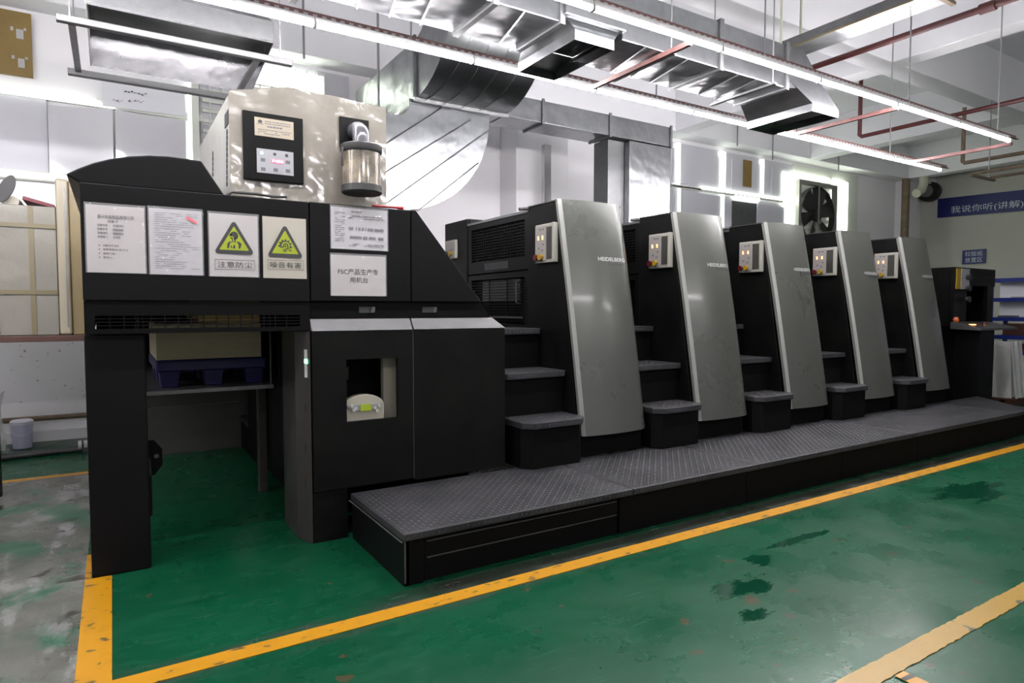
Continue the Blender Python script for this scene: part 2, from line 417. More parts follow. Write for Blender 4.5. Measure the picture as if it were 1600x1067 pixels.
sheet('plastic_sheet', 'glossy white plastic sheet taped over window beside brown cutout board', [(75, 165), (176, 172), (178, 276), (78, 272)], 'white_sheet', .04)
sheet('plastic_sheet', 'glossy white plastic sheet under the handwritten board', [(180, 172), (289, 190), (291, 262), (181, 252)], 'white_sheet', .05)
o = sheet('note_board', 'white board with faint handwriting high on the wall', [(158, 118), (288, 145), (290, 182), (160, 166)], 'white_board', .004, 'board')
mp = plane_map(FY(160, 166, 8.90), FY(290, 182, 8.90)-FY(160, 166, 8.90), Vector((0, 0, .36)), .002)
def scribble(x, y, wd, n, rn):
    out = []
    for i in range(n):
        x0 = x+wd*i/n; y0 = y+rn.uniform(-.03, .03)
        out.append([(x0, y0), (x0+wd/n*.8, y0+rn.uniform(-.05, .08)), (x0+wd/n*.8, y0+.012+rn.uniform(-.02, .06)), (x0, y0+.02)])
    return out
rn = random.Random(8)
decal('handwriting', scribble(.25, .55, .28, 7, rn)+scribble(.3, .28, .2, 6, rn)+scribble(.12, .2, .12, 5, rn), mp, 'ink_soft', o)
# brown board with cut-outs (frame pieces around the holes)
T = thing('brown_board', 'brown die-cut fibreboard with white cutouts on the upper wall', 'board', (-1.2, 8.93, 4.07))
TR, BR = FY(48, 22, 8.93), FY(52, 122, 8.93); x1 = TR.x; z0, z1 = BR.z, TR.z
B(-2.2, x1, 8.93, 8.95, z0, z1).build('panel', 'brown_board', T)
for (pa, pb) in (((25, 45), (37, 62)), ((16, 41), (21, 48)), ((37, 44), (41, 49)), ((28, 91), (39, 107)), ((18, 86), (23, 92)), ((39, 89), (44, 94))):
    a, c_ = FY(*pa, 8.93), FY(*pb, 8.93); B(a.x, c_.x, 8.924, 8.929, c_.z, a.z).build('cutout', 'white_plain', T)
# grille window left: louvres behind wire mesh
w2 = struct(B(1.0, 2.9, 8.97, 8.995, 2.9, 4.75).build('window_2', 'grey_blind'))
lv = B(1.02, 2.4, 8.93, 8.965, 2.96, 3.0).build('louvre', 'frame_white', w2)
rep(lv, [(0, 0, .125*k) for k in range(1, 14)])
vb = B(1.1, 1.112, 8.90, 8.92, 2.9, 4.7).build('mesh_bar', 'frame_white', w2); rep(vb, [(.15*k, 0, 0) for k in range(1, 9)])
hb = B(1.02, 2.4, 8.90, 8.92, 3.0, 3.012).build('mesh_bar', 'frame_white', w2); rep(hb, [(0, 0, .2*k) for k in range(1, 9)])
a, c_ = FY(402, 105, 8.92), FY(490, 137, 8.92)
B(1.62, a.x+.85, 8.90, 8.93, 4.42, 4.66).build('lit_pane', 'daylight', w2)
B(2.44, 2.55, 8.90, 8.95, 3.2, 4.7).build('mullion', 'frame_white', w2)
B(2.60, 3.6, 8.95, 8.98, 3.6, 4.72).build('pane', 'daylight_soft', w2) if False else None
# window grid right of the ducts
w3 = struct(B(9.2, 13.0, 8.975, 8.995, 2.4, 4.72).build('window_3', 'grey_blind'))
for k, (x0, x1, z0, z1) in enumerate(((9.25, 10.75, 3.95, 4.6), (10.95, 12.1, 3.95, 4.6), (12.25, 12.8, 3.95, 4.6), (9.25, 10.8, 2.6, 3.8), (10.98, 11.75, 2.6, 3.75), (11.8, 12.8, 2.6, 3.75))):
    B(x0, x1, 8.955, 8.975, z0, z1).build('pane', 'grey_blind' if k != 4 else 'galv_dull', w3)
for px, d in ((1060, .045), (1130, .07), (1192, .035)):
    t, q = FY(px, 245, 8.94), FY(px, 300, 8.94); B(t.x-d, t.x+d, 8.93, 8.95, 3.9, 4.7).build('light_gap', 'daylight', w3)
for px, d in ((1061, .03), (1129, .04), (1229, .05)):
    t = FY(px, 330, 8.94); B(t.x-d, t.x+d, 8.93, 8.95, 2.5, 3.84).build('light_gap', 'daylight_soft', w3)
for x0, x1, z0, z1, m_ in ((9.2, 10.0, 3.86, 3.91, 'frame_white'), (10.0, 13.0, 3.89, 3.94, 'daylight'), (11.0, 11.8, 3.80, 3.86, 'daylight'), (9.2, 13.0, 3.84, 3.885, 'frame_white')):
    B(x0, x1, 8.92, 8.94, z0, z1).build('glazing_bar' if m_ == 'frame_white' else 'light_gap', m_, w3)
t = FY(1167, 270, 8.94); o = B(t.x-.12, t.x+.14, 8.925, 8.94, 4.07, 4.62).build('brown_board', 'brown_board'); tag(o, 'narrow brown fibreboard strip hung in the window grid', 'board')
# exhaust fan window
w4 = struct(B(13.0, 15.6, 8.975, 8.995, 2.5, 4.75).build('window_4', 'frame_white'))
for pa, pb in (((1224, 268), (1234, 320)), ((1237, 276), (1243, 360)), ((1238, 268), (1296, 284)), ((1303, 280), (1314, 362)), ((1316, 284), (1323, 362))):
    a, c_ = FY(*pa, 8.93), FY(*pb, 8.93); z0 = 2.6 if pb[1] > 350 else c_.z
    B(a.x, c_.x, 8.92, 8.94, z0, a.z).build('light_gap', 'daylight', w4)
fa, fb = FY(1243, 283, 8.9), FY(1300, 400, 8.9)
fx0, fx1, fz1 = fa.x, fb.x, 4.38; fz0 = fz1-(fx1-fx0)
T = thing('exhaust_fan', 'square black exhaust fan in the bright window frame', 'fan', ((fx0+fx1)/2, 8.85, fz0))
MB().box(fx0, fx1, 8.80, 8.9, fz0, fz0+.08).box(fx0, fx1, 8.80, 8.9, fz1-.08, fz1).box(fx0, fx0+.08, 8.80, 8.9, fz0+.08, fz1-.08).box(fx1-.08, fx1, 8.80, 8.9, fz0+.08, fz1-.08).build('housing', 'fan_grey', T)
cx, cz, rr = (fx0+fx1)/2, (fz0+fz1)/2, (fx1-fx0)/2-.1
b = MB(); n = 32
for i in range(n):
    a0, a1 = 2*math.pi*i/n, 2*math.pi*(i+1)/n
    b.quad((cx+rr*math.cos(a0), 8.80, cz+rr*math.sin(a0)), (cx+rr*math.cos(a1), 8.80, cz+rr*math.sin(a1)), (cx+rr*math.cos(a1), 8.94, cz+rr*math.sin(a1)), (cx+rr*math.cos(a0), 8.94, cz+rr*math.sin(a0)))
b.build('shroud', 'fan_black', T, smooth=60, fix=False)
for k in range(6):
    a0 = k*math.pi/3+.3; ca, sa = math.cos(a0), math.sin(a0)
    def bl(s, t, ca=ca, sa=sa):
        r_ = .12+(rr-.14)*t; wd_ = (s-.5)*(.18+.22*t)
        return (cx+r_*ca-wd_*sa, 8.86+.10*(s-.5), cz+r_*sa+wd_*ca)
    MB().grid(bl, 4, 5, (0, .004, 0)).build('blade', 'fan_black', T, smooth=50)
MB().lathe([(.14, 0), (.14, .1), (.08, .14)], (cx, 8.80, cz), 20, 'y').build('hub', 'fan_black', T)
lv = B(fx0+.08, fx1-.08, 8.935, 8.95, fz0+.1, fz0+.17).build('shutter_slat', 'frame_white', T); rep(lv, [(0, 0, .16*k) for k in range(1, 9)])
B(cx-.02, cx+.02, 8.785, 8.80, fz0, fz1).build('guard_bar', 'fan_grey', T)

# ---- ceiling services near the right corner
def pipe(name, label, pts, r, m, cat='pipe', n=10, group=None):
    return tag(MB().tube(pts, r, n).build(name, m, smooth=40), label, cat, group)
a = FY(1413, 300, 8.65)
pipe('drain_pipe', 'dark vertical drain pipe on the corner pilaster', [(a.x, 8.615, 0), (a.x, 8.615, 4.79)], .09, 'rust')
a = FY(1443, 290, 8.3)
pipe('vent_pipe', 'cream plastic elbow pipe dropping from the ceiling corner', [(a.x, 8.3, 5.55), (a.x, 8.3, a.z+.05), (a.x-.08, 8.31, a.z-.12), (a.x-.3, 8.32, a.z-.22)], .11, 'pvc_cream', n=14)
a = FX(1455, 300, 18.6)
T = thing('pipe_clamp_fan', 'small black round blower fixed at the wall corner', 'blower', (18.5, a.y, a.z-.3))
MB().lathe([(.24, 0), (.26, .03), (.26, .22), (.2, .28)], (18.38, a.y, a.z), 24, 'x').build('shell', 'fan_black', T, smooth=50)
MB().lathe([(.16, 0), (.16, .06)], (18.31, a.y, a.z), 18, 'x').build('hub', 'fan_grey', T)

# ================================================================ RIGHT WALL SIGNS
def wall_sign(label, p, rows, ext=0):
    tl, tr, br, bl = [FX(px, py, 18.66) for px, py in p]
    y0, y1 = (tl.y+bl.y)/2, (tr.y+br.y)/2-ext
    o = tag(B(18.655, 18.675, y1, y0, 0, .1).build('wall_sign', 'blue_sign'), label, 'sign')
    # real outline follows the slightly sloping lower edge
    me = o.data; bpy.data.objects.remove(o)
    b = MB().prism([(y0, bl.z), (y0, tl.z), (y1, tr.z), (y1, br.z)], 'x', 18.655, 18.675)
    o = tag(b.build('wall_sign', 'blue_sign'), label, 'sign')
    O = Vector((18.65, y0, bl.z)); U = Vector((0, y1-y0, br.z-bl.z)); V = Vector((0, 0, tl.z-bl.z))
    mp = plane_map(O, U, V, -.003 if U.cross(V).x > 0 else .003)
    for body, rect in rows: text(body, mp, rect, 'sign_white', o)
    return o
wall_sign('long blue banner with white writing high on the end wall', [(1465, 311), (1600, 297), (1600, 330), (1465, 340.5)],
          [('我说你听(讲解)、你', (.145, 1.06, .13, .54))], ext=.35)
wall_sign('small blue sign with two rows of white characters on the end wall', [(1503, 391.5), (1541, 388.5), (1540, 411), (1504, 413)],
          [('较版纸', (.13, .87, .54, .9)), ('放置区', (.13, .87, .1, .46))])

# ================================================================ FOOTBOARD
ZP = .30
T = thing('footboard', 'long dark tread-plate footboard along the press front', 'platform', (5.2, 3.6, 0))
def lozenges(b, x0, x1, y0, y1, z, px=.032, py=.032, L=.0115, Wd=.0045, h=.0028, edge=None):
    ny = max(1, int((y1-y0)/py)); nx = max(1, int((x1-x0)/px))
    for j in range(ny):
        for i in range(nx):
            cx_, cy_ = x0+px*(i+.5), y0+py*(j+.5); s_ = 1 if (i+j) % 2 else -1
            dx, dy = L*.7071, s_*L*.7071; ex, ey = -s_*Wd*.7071, Wd*.7071
            b.add([(cx_-dx, cy_-dy, z), (cx_+ex, cy_+ey, z), (cx_+dx, cy_+dy, z), (cx_-ex, cy_-ey, z), (cx_, cy_, z+h)],
                  [(0, 3, 4), (3, 2, 4), (2, 1, 4), (1, 0, 4)])
def lozenges_v(b, x0, x1, z0, z1, y, px=.036, L=.014, Wd=.005, h=.003):
    nx = int((x1-x0)/px); rows = max(1, int((z1-z0)/.026))
    for j in range(rows):
        for i in range(nx):
            cx_, cz_ = x0+px*(i+.5), z0+(z1-z0)*(j+.5)/rows; s_ = 1
            dx, dz = L*.7071, s_*L*.7071; ex, ez = -s_*Wd*.7071, Wd*.7071
            b.add([(cx_-dx, y, cz_-dz), (cx_-ex, y, cz_-ez), (cx_+dx, y, cz_+dz), (cx_+ex, y, cz_+ez), (cx_, y-h, cz_)],
                  [(0, 1, 4), (1, 2, 4), (2, 3, 4), (3, 0, 4)])
secs = [1.285, 2.93, 4.228, 6.55, 8.88]
for i in range(4):
    x0, x1 = secs[i]+.003, secs[i+1]-.003
    B(x0, x1, 3.155, 4.06, ZP-.045, ZP).build('tread_plate', 'tread', T, bev=.008)
    b = MB(); lozenges(b, x0+.012, x1-.01, 3.17, 4.05, ZP); lozenges_v(b, x0+.01, x1-.01, ZP-.042, ZP-.006, 3.155)
    if i == 0:
        pass
    b.build('raised_pattern', 'tread', T, fix=False)['kind'] = 'stuff'
MB().prism([(8.885, 3.155), (9.33, 3.19), (10.12, 4.06), (8.885, 4.06)], 'z', ZP-.045, ZP).build('tread_plate', 'tread', T, bev=.006)
MB().prism([(8.885, 3.19), (9.30, 3.22), (10.08, 4.06), (8.885, 4.06)], 'z', 0, ZP-.047).build('skirt_panel', 'black_dull', T)
ss = [1.30, 1.42, 2.83, 4.12, 5.4, 6.7, 8.0, 8.88]
for i in range(len(ss)-1):
    B(ss[i]+.003, ss[i+1]-.003, 3.185 if i != 1 else 3.20, 3.25, .0, ZP-.047).build('skirt_panel', 'black_dull', T, bev=.003)
B(1.30, 1.33, 3.185, 4.06, 0, ZP-.047).build('end_skirt', 'black', T)
B(1.44, 2.81, 3.188, 3.20, .222, .2255).build('panel_lip', 'worn', T); B(1.44, 2.81, 3.188, 3.20, .13, .133).build('panel_lip', 'worn', T)
B(1.302, 1.309, 3.178, 3.186, .02, ZP-.05).build('corner_edge', 'worn', T)
B(1.276, 1.284, 3.16, 4.06, ZP-.048, ZP-.044).build('worn_edge', 'worn', T)
B(1.33, 8.88, 3.26, 4.06, .0, ZP-.05).build('frame', 'black_dull', T)

# ================================================================ DELIVERY
YD = 4.10
D = thing('delivery_unit', 'black delivery end of the printing press with papers stuck on it', 'press unit', (1.2, 5.0, 0))
D['group'] = None; del D['group']
B(-.13, 1.060, YD, YD+.05, 1.545, 2.17).build('front_panel', 'black', D, bev=.006)
B(1.066, 1.742, YD, YD+.05, 1.55, 2.172).build('front_panel', 'black', D, bev=.006)
MB().prism([(1.748, 1.55), (2.30, 1.55), (1.785, 2.175), (1.748, 2.175)], 'y', YD, YD+.05).build('slanted_panel', 'black', D, bev=.006)
MB().prism([(1.066, 1.44), (2.385, 1.44), (2.30, 1.548), (1.066, 1.548)], 'y', YD+.03, YD+.07).build('handle_band', 'black_dull', D)
MB().prism([(1.066, 1.45), (2.37, 1.45), (1.775, 2.165), (1.066, 2.165)], 'y', YD+.072, 6.9).build('upper_body', 'black_dull', D)
B(-.125, 1.062, YD+.052, 6.9, 2.05, 2.165).build('top_deck', 'black', D)
B(-.125, -.09, YD+.052, 6.9, 1.40, 2.045).build('side_panel', 'black_dull', D)
B(-.125, 1.062, 6.91, 6.95, .95, 2.165).build('rear_panel', 'black_dull', D)
for px in (578, 675):
    a = FY(px, 484, YD+.03)
    B(a.x-.075, a.x+.03, YD+.026, YD+.029, a.z-.02, a.z+.02).build('latch_recess', 'rubber', D)
    MB().prism([(a.x, a.z-.02), (a.x+.03, a.z-.018), (a.x+.034, a.z+.02), (a.x+.012, a.z+.016)], 'y', YD+.016, YD+.026).build('latch', 'silver', D, bev=.002)
# louvre band under the left fascia: frame bars and separate slats
ga, gb = FY(148, 494, YD+.03), FY(468, 516, YD+.03); gx0, gx1, gz0, gz1 = ga.x, gb.x, 1.392, 1.468
fr = MB().box(-.128, 1.06, YD+.012, YD+.05, gz1, 1.543).box(-.128, 1.06, YD+.012, YD+.05, 1.365, gz0).box(-.128, gx0, YD+.012, YD+.05, gz0, gz1).box(gx1, 1.06, YD+.012, YD+.05, gz0, gz1)
gf = fr.build('louvre_frame', 'black_dull', D)
s_ = B(gx0, gx1, YD+.016, YD+.03, gz0+.016, gz0+.0205).build('slat', 'black', gf); rep(s_, [(0, 0, .0185*k) for k in range(1, 4)])
s_ = B(gx0+.066, gx0+.071, YD+.02, YD+.034, gz0, gz1).build('upright', 'black', gf); rep(s_, [(.0665*k, 0, 0) for k in range(1, int((gx1-gx0)/.0665)-1)])
# curved hood on top
prof = [FY(px, py, 4.16) for px, py in ((103, 273), (122, 264), (145, 255.5), (172, 249), (200, 245), (232, 243.5), (262, 245), (290, 248.5), (314, 252.5), (350, 300))]
pl = [(p.x, p.z) for p in prof]; pl = [(pl[0][0], pl[0][1])] + pl[1:-1] + [(pl[-1][0], 2.172), (-.13, 2.172)]
MB().prism(pl, 'y', 4.14, 5.9).build('curved_hood', 'black', D, bev=.008)
# left post
p_ = B(-.135, .156, 4.2, 4.55, 0, 1.363).build('post', 'black', D, bev=.01)
MB().prism([(4.22, .30), (4.42, .30), (4.42, .62), (4.30, .62), (4.22, .54)], 'x', .157, .170).build('bracket', 'black_dull', p_)
a = FX(243, 718, .17)
br_ = MB().prism([(.157, .46), (.20, .46), (.245, .52), (.245, .62), (.20, .68), (.157, .68)], 'y', 4.56, 4.575).build('bracket', 'black_dull', p_)
MB().lathe([(.014, 0), (.014, .012)], (.212, 4.547, .58), 12, 'y').build('bolt', 'silver', br_)
# lower cabinet: gray chamfered upright, plinth, two doors with silver caps
sp = MB().prism([(1.052, 4.085), (.995, 4.25), (.995, 4.62), (1.052, 4.62)], 'z', 0, 1.36).build('side_upright', 'side_grey', D, bev=.004)
B(1.056, 1.28, 4.09, 4.6, 0, .330).build('plinth', 'charcoal', D, bev=.004)
def onup(px, py):   # point on the chamfer face of the upright
    # plane through (1.052,4.085),( .995,4.25)
    n_ = Vector((-.165, -.057, 0)); P0 = Vector((1.052, 4.085, 0)); d = _ray(px, py); k = n_.dot(P0-_C)/n_.dot(d); return _C+d*k
def upquad(name, px0, py0, px1, py1, m, off=.004):
    a, c_ = onup(px0, py0), onup(px1, py1); n_ = Vector((-.165, -.057, 0)).normalized()*off; n2 = n_*.2
    return MB().add([a+n2-Vector((0,0,a.z-c_.z)), c_+n2, c_+n2+Vector((0,0,a.z-c_.z)), a+n2, a+n-Vector((0,0,a.z-c_.z)) if False else a+n_-Vector((0,0,a.z-c_.z)), c_+n_, c_+n_+Vector((0,0,a.z-c_.z)), a+n_],
                    [(0,1,2,3), (7,6,5,4), (0,4,5,1), (1,5,6,2), (2,6,7,3), (3,7,4,0)]).build(name, m, sp)
upquad('label_strip', 476, 546, 481, 590, 'white_plain'); upquad('status_light', 476.5, 561, 481, 568, 'led_green', .006)
for y0 in (630, 693, 750): upquad('slot', 475, y0, 478, y0+13, 'rubber', .003)
YL = 4.075
wa, wb_ = FY(541, 562, YL), FY(622, 652, YL); wx0, wx1, wz0, wz1 = wa.x, wb_.x, wb_.z, wa.z
d1 = MB().box(1.06, wx0, YL, YL+.03, .335, 1.358).box(wx1, 1.742, YL, YL+.03, .335, 1.358).box(wx0, wx1, YL, YL+.03, .335, wz0).box(wx0, wx1, YL, YL+.03, wz1, 1.358).build('door', 'charcoal', D)
B(1.750, 2.482, YL, YL+.03, .315, 1.358).build('door', 'charcoal', D, bev=.004)
B(1.744, 1.748, YL+.004, YL+.03, .33, 1.36).build('door_gap_trim', 'worn', D)
def cap(x0, x1a, x1b):
    return MB().add([(x0, YL-.004, 1.36), (x1b, YL-.004, 1.36), (x1a, YL+.052, 1.438), (x0, YL+.052, 1.438), (x0, YL+.06, 1.36), (x1b, YL+.06, 1.36), (x1a, YL+.06, 1.438), (x0, YL+.06, 1.438)],
                    [(0,1,2,3), (7,6,5,4), (0,4,5,1), (1,5,6,2), (2,6,7,3), (3,7,4,0)]).build('silver_cap', 'silver', D, bev=.004)
cap(1.06, 1.742, 1.742); cap(1.750, 2.40, 2.485)
B(1.06, 2.48, 4.5, 6.4, .32, 1.36).build('lower_body', 'black_dull', D); B(1.063, 2.36, 4.2, 6.9, 1.361, 1.449).build('mid_body', 'black_dull', D)
B(1.06, 2.48, 4.105, 4.5, .32, .42).build('lower_floor', 'black_dull', D)
B(1.06, 1.10, 4.106, 4.5, .42, 1.36).build('inner_side', 'black_dull', D); B(1.70, 2.48, 4.106, 4.5, .42, 1.36).build('inner_side', 'black_dull', D)
B(1.10, 1.70, 4.106, 4.5, 1.25, 1.36).build('inner_top', 'black_dull', D)
# what is seen through the door window: cream partition and control pod
B(FY(599, 600, 4.25).x, 1.70, 4.25, 4.30, .55, 1.24).build('inner_panel', 'cream', D)
c0 = FY(569, 650, 4.16); rad = (FY(600, 630, 4.16).x-FY(540, 630, 4.16).x)/2
pod = MB().prism([(c0.x-rad*1.05, .60), (c0.x+rad*1.02, .60)]+[(c0.x+rad*1.08*math.cos(R(a_)), .845+rad*.62*math.sin(R(a_))) for a_ in range(0, 181, 12)], 'y', 4.16, 4.22).build('control_pod', 'cream', D, bev=.006)
MB().prism([(c0.x-rad*.9, .86)]+[(c0.x+rad*.9*math.cos(R(a_)), .86+rad*.32*math.sin(R(a_))) for a_ in range(180, 361, 15)], 'y', 4.150, 4.158).build('keypad', 'keypad', pod, bev=.002)
a, c_ = FY(563, 632, 4.148), FY(580, 641, 4.148); B(a.x, c_.x, 4.142, 4.149, c_.z, a.z).build('screen', 'lcd', pod)
for px, py in ((550, 634), (556, 638), (586, 637), (592, 633), (553, 641), (589, 641)):
    a = FY(px, py, 4.148); MB().lathe([(.011, 0), (.011, .006)], (a.x, 4.143, a.z), 10, 'y').build('button', 'white_plain', pod)
B(wx0+.01, wx0+.13, 4.42, 4.46, 1.0, 1.1).build('inner_motor', 'side_grey', D, bev=.01)
# far base, inner post, step, seen below the pile
B(-.125, 2.4, 7.45, 7.5, .0, .49).build('far_skirt', 'olive', D); B(-.125, 2.4, 7.5, 7.55, .49, 1.25).build('far_skirt', 'olive', D)
B(-.125, 1.15, 7.44, 7.5, .491, .498).build('far_edge', 'worn', D)
B(.990, 1.052, 5.48, 5.58, 0, .95).build('inner_post', 'side_grey', D, bev=.004)
b0 = B(1.16, 1.9, 6.45, 7.44, 0, .30).build('far_step', 'black_dull', D); B(1.14, 1.9, 6.43, 7.44, .30, .345).build('far_tread', 'tread', D, bev=.006)
MB().tube([(1.25, 7.1, .345), (1.25, 7.1, 1.0)], .03, 8).build('far_tube', 'galv_dull', D)
b1 = B(1.20, 1.06+1.4, 4.62, 6.4, 0, .319).build('base_body', 'black_dull', D)
lift = B(.165, .985, 4.85, 6.6, .925, .955).build('lift_plate', 'lift_steel', D, bev=.003)
for x, y in ((.175, 4.9), (.975, 4.9), (.175, 6.55), (.975, 6.55)):
    MB().tube([(x, y, .955), (x, y, 2.05)], .008, 6).build('lift_chain', 'rubber', lift)
B(.99, 1.058, 4.7, 4.74, .955, 2.045).build('guide_rail', 'black_dull', D)

# pile of sheets on a blue plastic pallet on the lift plate
PT = thing('plastic_pallet', 'dark blue plastic pallet under the sheet pile inside the delivery', 'pallet', (.6, 5.5, .955))
B(.245, .965, 5.0, 6.0, 1.065, 1.145).build('deck', 'pallet_blue', PT, bev=.012)
lg = MB(); X0, Y0 = .262, 5.01
lg.add([(X0+.012, Y0+.012, .956), (X0+.118, Y0+.012, .956), (X0+.118, Y0+.118, .956), (X0+.012, Y0+.118, .956), (X0, Y0, 1.066), (X0+.13, Y0, 1.066), (X0+.13, Y0+.13, 1.066), (X0, Y0+.13, 1.066)],
       [(3,2,1,0), (4,5,6,7), (0,1,5,4), (1,2,6,5), (2,3,7,6), (3,0,4,7)])
lgo = lg.build('foot', 'pallet_blue', PT, bev=.006)
rep(lgo, [(dx, dy, 0) for dx in (0, .28, .555) for dy in (0, .42, .84) if (dx, dy) != (0, 0)])
tag(B(.25, .935, 5.03, 5.95, 1.147, 1.40).build('paper_pile', 'paper_stack', bev=.003), 'pile of cream printed sheets on the blue pallet', 'paper stack')
tag(B(.52, .93, 5.04, 5.94, 1.402, 1.56).build('paper_pile', 'paper_lit_orange', bev=.003), 'upper bundle of sheets coloured as lit orange, seen through the louvres', 'paper stack')

# ================================================================ PAPERS ON THE DELIVERY
YPp = YD-.0005
def paper(name, label, cat, p, m, film=True):
    tl, tr, br, bl = [FY(px, py, YPp) for px, py in p]
    x0, x1, z0, z1 = (tl.x+bl.x)/2, (tr.x+br.x)/2, (bl.z+br.z)/2, (tl.z+tr.z)/2
    T = thing(name, label, cat, ((x0+x1)/2, YPp, z0))
    def fn(s, t): return (x0+(x1-x0)*s, YPp-.003-.0015*math.sin(s*4+t*2), z0+(z1-z0)*t)
    MB().grid(fn, 6, 6, (0, .0015, 0)).build('sheet', m, T, smooth=40)
    if film:
        e = .007
        MB().grid(lambda s, t: (x0-e+(x1-x0+2*e)*s, YPp-.0055-.0015*math.sin(s*4+t*2)-.002*math.sin(t*9+s*14)*max(0, t-.88)*8, z0-e*.5+(z1-z0+2.2*e)*t), 14, 14).build('clear_sleeve', 'film', T, smooth=60, fix=False)
    return T, plane_map((x0, YPp-.0075, z0), (x1-x0, 0, 0), (0, 0, z1-z0), .0006)
T, mp = paper('device_card', 'laminated device card with a few large lines and bullets', 'paper', [(134, 319), (226, 325), (227, 427), (136, 425)], 'paper')
text('景兴包装制品有限公司', mp, (.19, .81, .80, .86), 'ink', T, 'heading', bold=0); text('设备卡', mp, (.36, .54, .745, .785), 'ink', T, 'heading')
for k, (l, r_) in enumerate((('设备名称:', '印刷机'), ('设备型号:', ''), ('设备编号:', ''), ('使用部门:', '印刷'))):
    t = .685-.058*k; text(l, mp, (.185, .365, t, t+.036), 'ink', T)
    if r_: text(r_, mp, (.45, .45+.06*len(r_), t, t+.036), 'ink', T)
    else: decal('blurred_print', [[(.45+.03*i, t), (.468+.03*i, t), (.468+.03*i, t+.032), (.45+.03*i, t+.032)] for i in range(6)], mp, 'ink_soft', T)
for k, l in enumerate(('设备状况:良好', '保养周期:日,周,月,年', '使用时间:', '责任人:')):
    t = .385-.06*k; text(l, mp, (.27, .27+.032*len(l)+.05, t, t+.034), 'ink', T)
    decal('bullet', [[(.2, t+.01), (.215, t+.01), (.215, t+.025), (.2, t+.025)]], mp, 'ink', T)
T, mp = paper('form_sheet', 'sleeved form of small print with a red stamp', 'paper', [(233, 325), (315, 330), (317, 430), (234, 428)], 'paper2')
rn = random.Random(2)
decal('small_print', lines([(.93-.021*k*1.6, rn.uniform(.35, 1)) for k in range(26)], .1, .93, .006, rn, .8, .012), mp, 'ink_soft', T)
b_ = [[(.70+.035*i, .86-.012*i+.01*(i % 2)), (.728+.035*i, .85-.012*i), (.732+.035*i, .905-.014*i), (.705+.035*i, .915-.014*i)] for i in range(6)]
decal('red_stamp', b_, mp, 'stamp_red', T, 2)
def rtri(cx_, cy_, sx, sy, rr_, asp):   # rounded triangle, asp = width/height of the sheet
    P = [(cx_, cy_+sy), (cx_-sx, cy_-sy), (cx_+sx, cy_-sy)]; out = []
    for (x, y), a0 in zip(P, (30, 150, 270)): out += arc(x, y, 1, a0, a0+120, 6) if False else [(x+rr_*math.cos(R(a0+20*i)), y+rr_*asp*math.sin(R(a0+20*i))) for i in range(7)]
    return out
def warn(T, mp, asp, cy, word, box):
    decal('triangle_border', [rtri(.5, cy, .33, .215, .055, asp)], mp, 'ink', T, 1)
    decal('triangle_field', [rtri(.5, cy-.005, .285, .180, .012, asp)], mp, 'warn', T, 2)
    x0, x1, y0, y1 = box; e = .006
    decal('word_box', [[(x0, y0), (x1, y0), (x1, y0+e), (x0, y0+e)], [(x0, y1-e), (x1, y1-e), (x1, y1), (x0, y1)], [(x0, y0), (x0+e, y0), (x0+e, y1), (x0, y1)], [(x1-e, y0), (x1, y0), (x1, y1), (x1-e, y1)]], mp, 'ink', T, 1)
    text(word, mp, (x0+.05, x1-.05, y0+.03, y1-.03), 'ink', T, layer=1, bold=0)
T, mp = paper('warning_sign', 'yellow triangle dust mask warning sheet in clear sleeve', 'sign', [(327, 333), (403, 338), (403, 434), (327, 430)], 'paper')
warn(T, mp, .8, .62, '注意防尘', (.1, .92, .11, .27))
bust = [[(.5+.085*math.cos(R(a_)), .66+.068*math.sin(R(a_))) for a_ in range(0, 360, 20)], [(.40, .665), (.44, .70), (.46, .62), (.425, .625)],
        [(.455, .62), (.53, .62), (.53, .55), (.46, .55)]]
decal('pictogram', bust, mp, 'ink', T, 3)
decal('pictogram', [[(.35, .455), (.36, .53), (.40, .56), (.455, .565), (.41, .53), (.395, .455)], [(.62, .455), (.655, .53), (.60, .565), (.545, .565), (.585, .52), (.585, .455)],
                    [(.47, .455), (.52, .455), (.515, .52), (.48, .50)], [(.43, .46), (.455, .455), (.45, .50), (.425, .50)]], mp, 'ink', T, 3)
decal('pictogram', [[(.415, .655), (.49, .645), (.50, .55), (.48, .55), (.47, .628), (.42, .637)]], mp, 'warn', T, 4)
T, mp = paper('warning_sign', 'yellow triangle noise warning sign with a jagged ear', 'sign', [(410, 338), (478, 342), (479, 436), (411, 434)], 'card', film=False)
warn(T, mp, .74, .60, '噪音有害', (.1, .92, .14, .30))
jag = []
for i in range(14):
    a_ = R(195-i*15.5); r1 = .165 if i % 2 else .115; jag.append((.5+r1*math.cos(a_)*1.05, .53+r1*.75*math.sin(a_)))
jag += [(.60, .49), (.52, .52), (.42, .50)]
decal('pictogram', [jag], mp, 'ink', T, 3)
ring = lambda r0, r1, a0, a1, n=10: [(.51+r1*math.cos(R(a0+(a1-a0)*i/n)), .53+.75*r1*math.sin(R(a0+(a1-a0)*i/n))) for i in range(n+1)]+[(.51+r0*math.cos(R(a0+(a1-a0)*i/n)), .53+.75*r0*math.sin(R(a0+(a1-a0)*i/n))) for i in range(n, -1, -1)]
decal('pictogram', [ring(.065, .098, -40, 190), ring(.02, .04, -60, 200)], mp, 'warn', T, 4)
decal('pictogram', [[(.44, .465), (.46, .455), (.60, .50), (.59, .515)], [(.46, .43), (.54, .45), (.535, .462), (.46, .445)], [(.56, .47), (.66, .44), (.62, .475)]], mp, 'ink', T, 4)
T, mp = paper('table_sheet', 'landscape sheet with a faint printed table above the large-lettered notice', 'paper', [(517, 322), (605, 330), (605, 393), (517, 387)], 'paper2')
rn = random.Random(4)
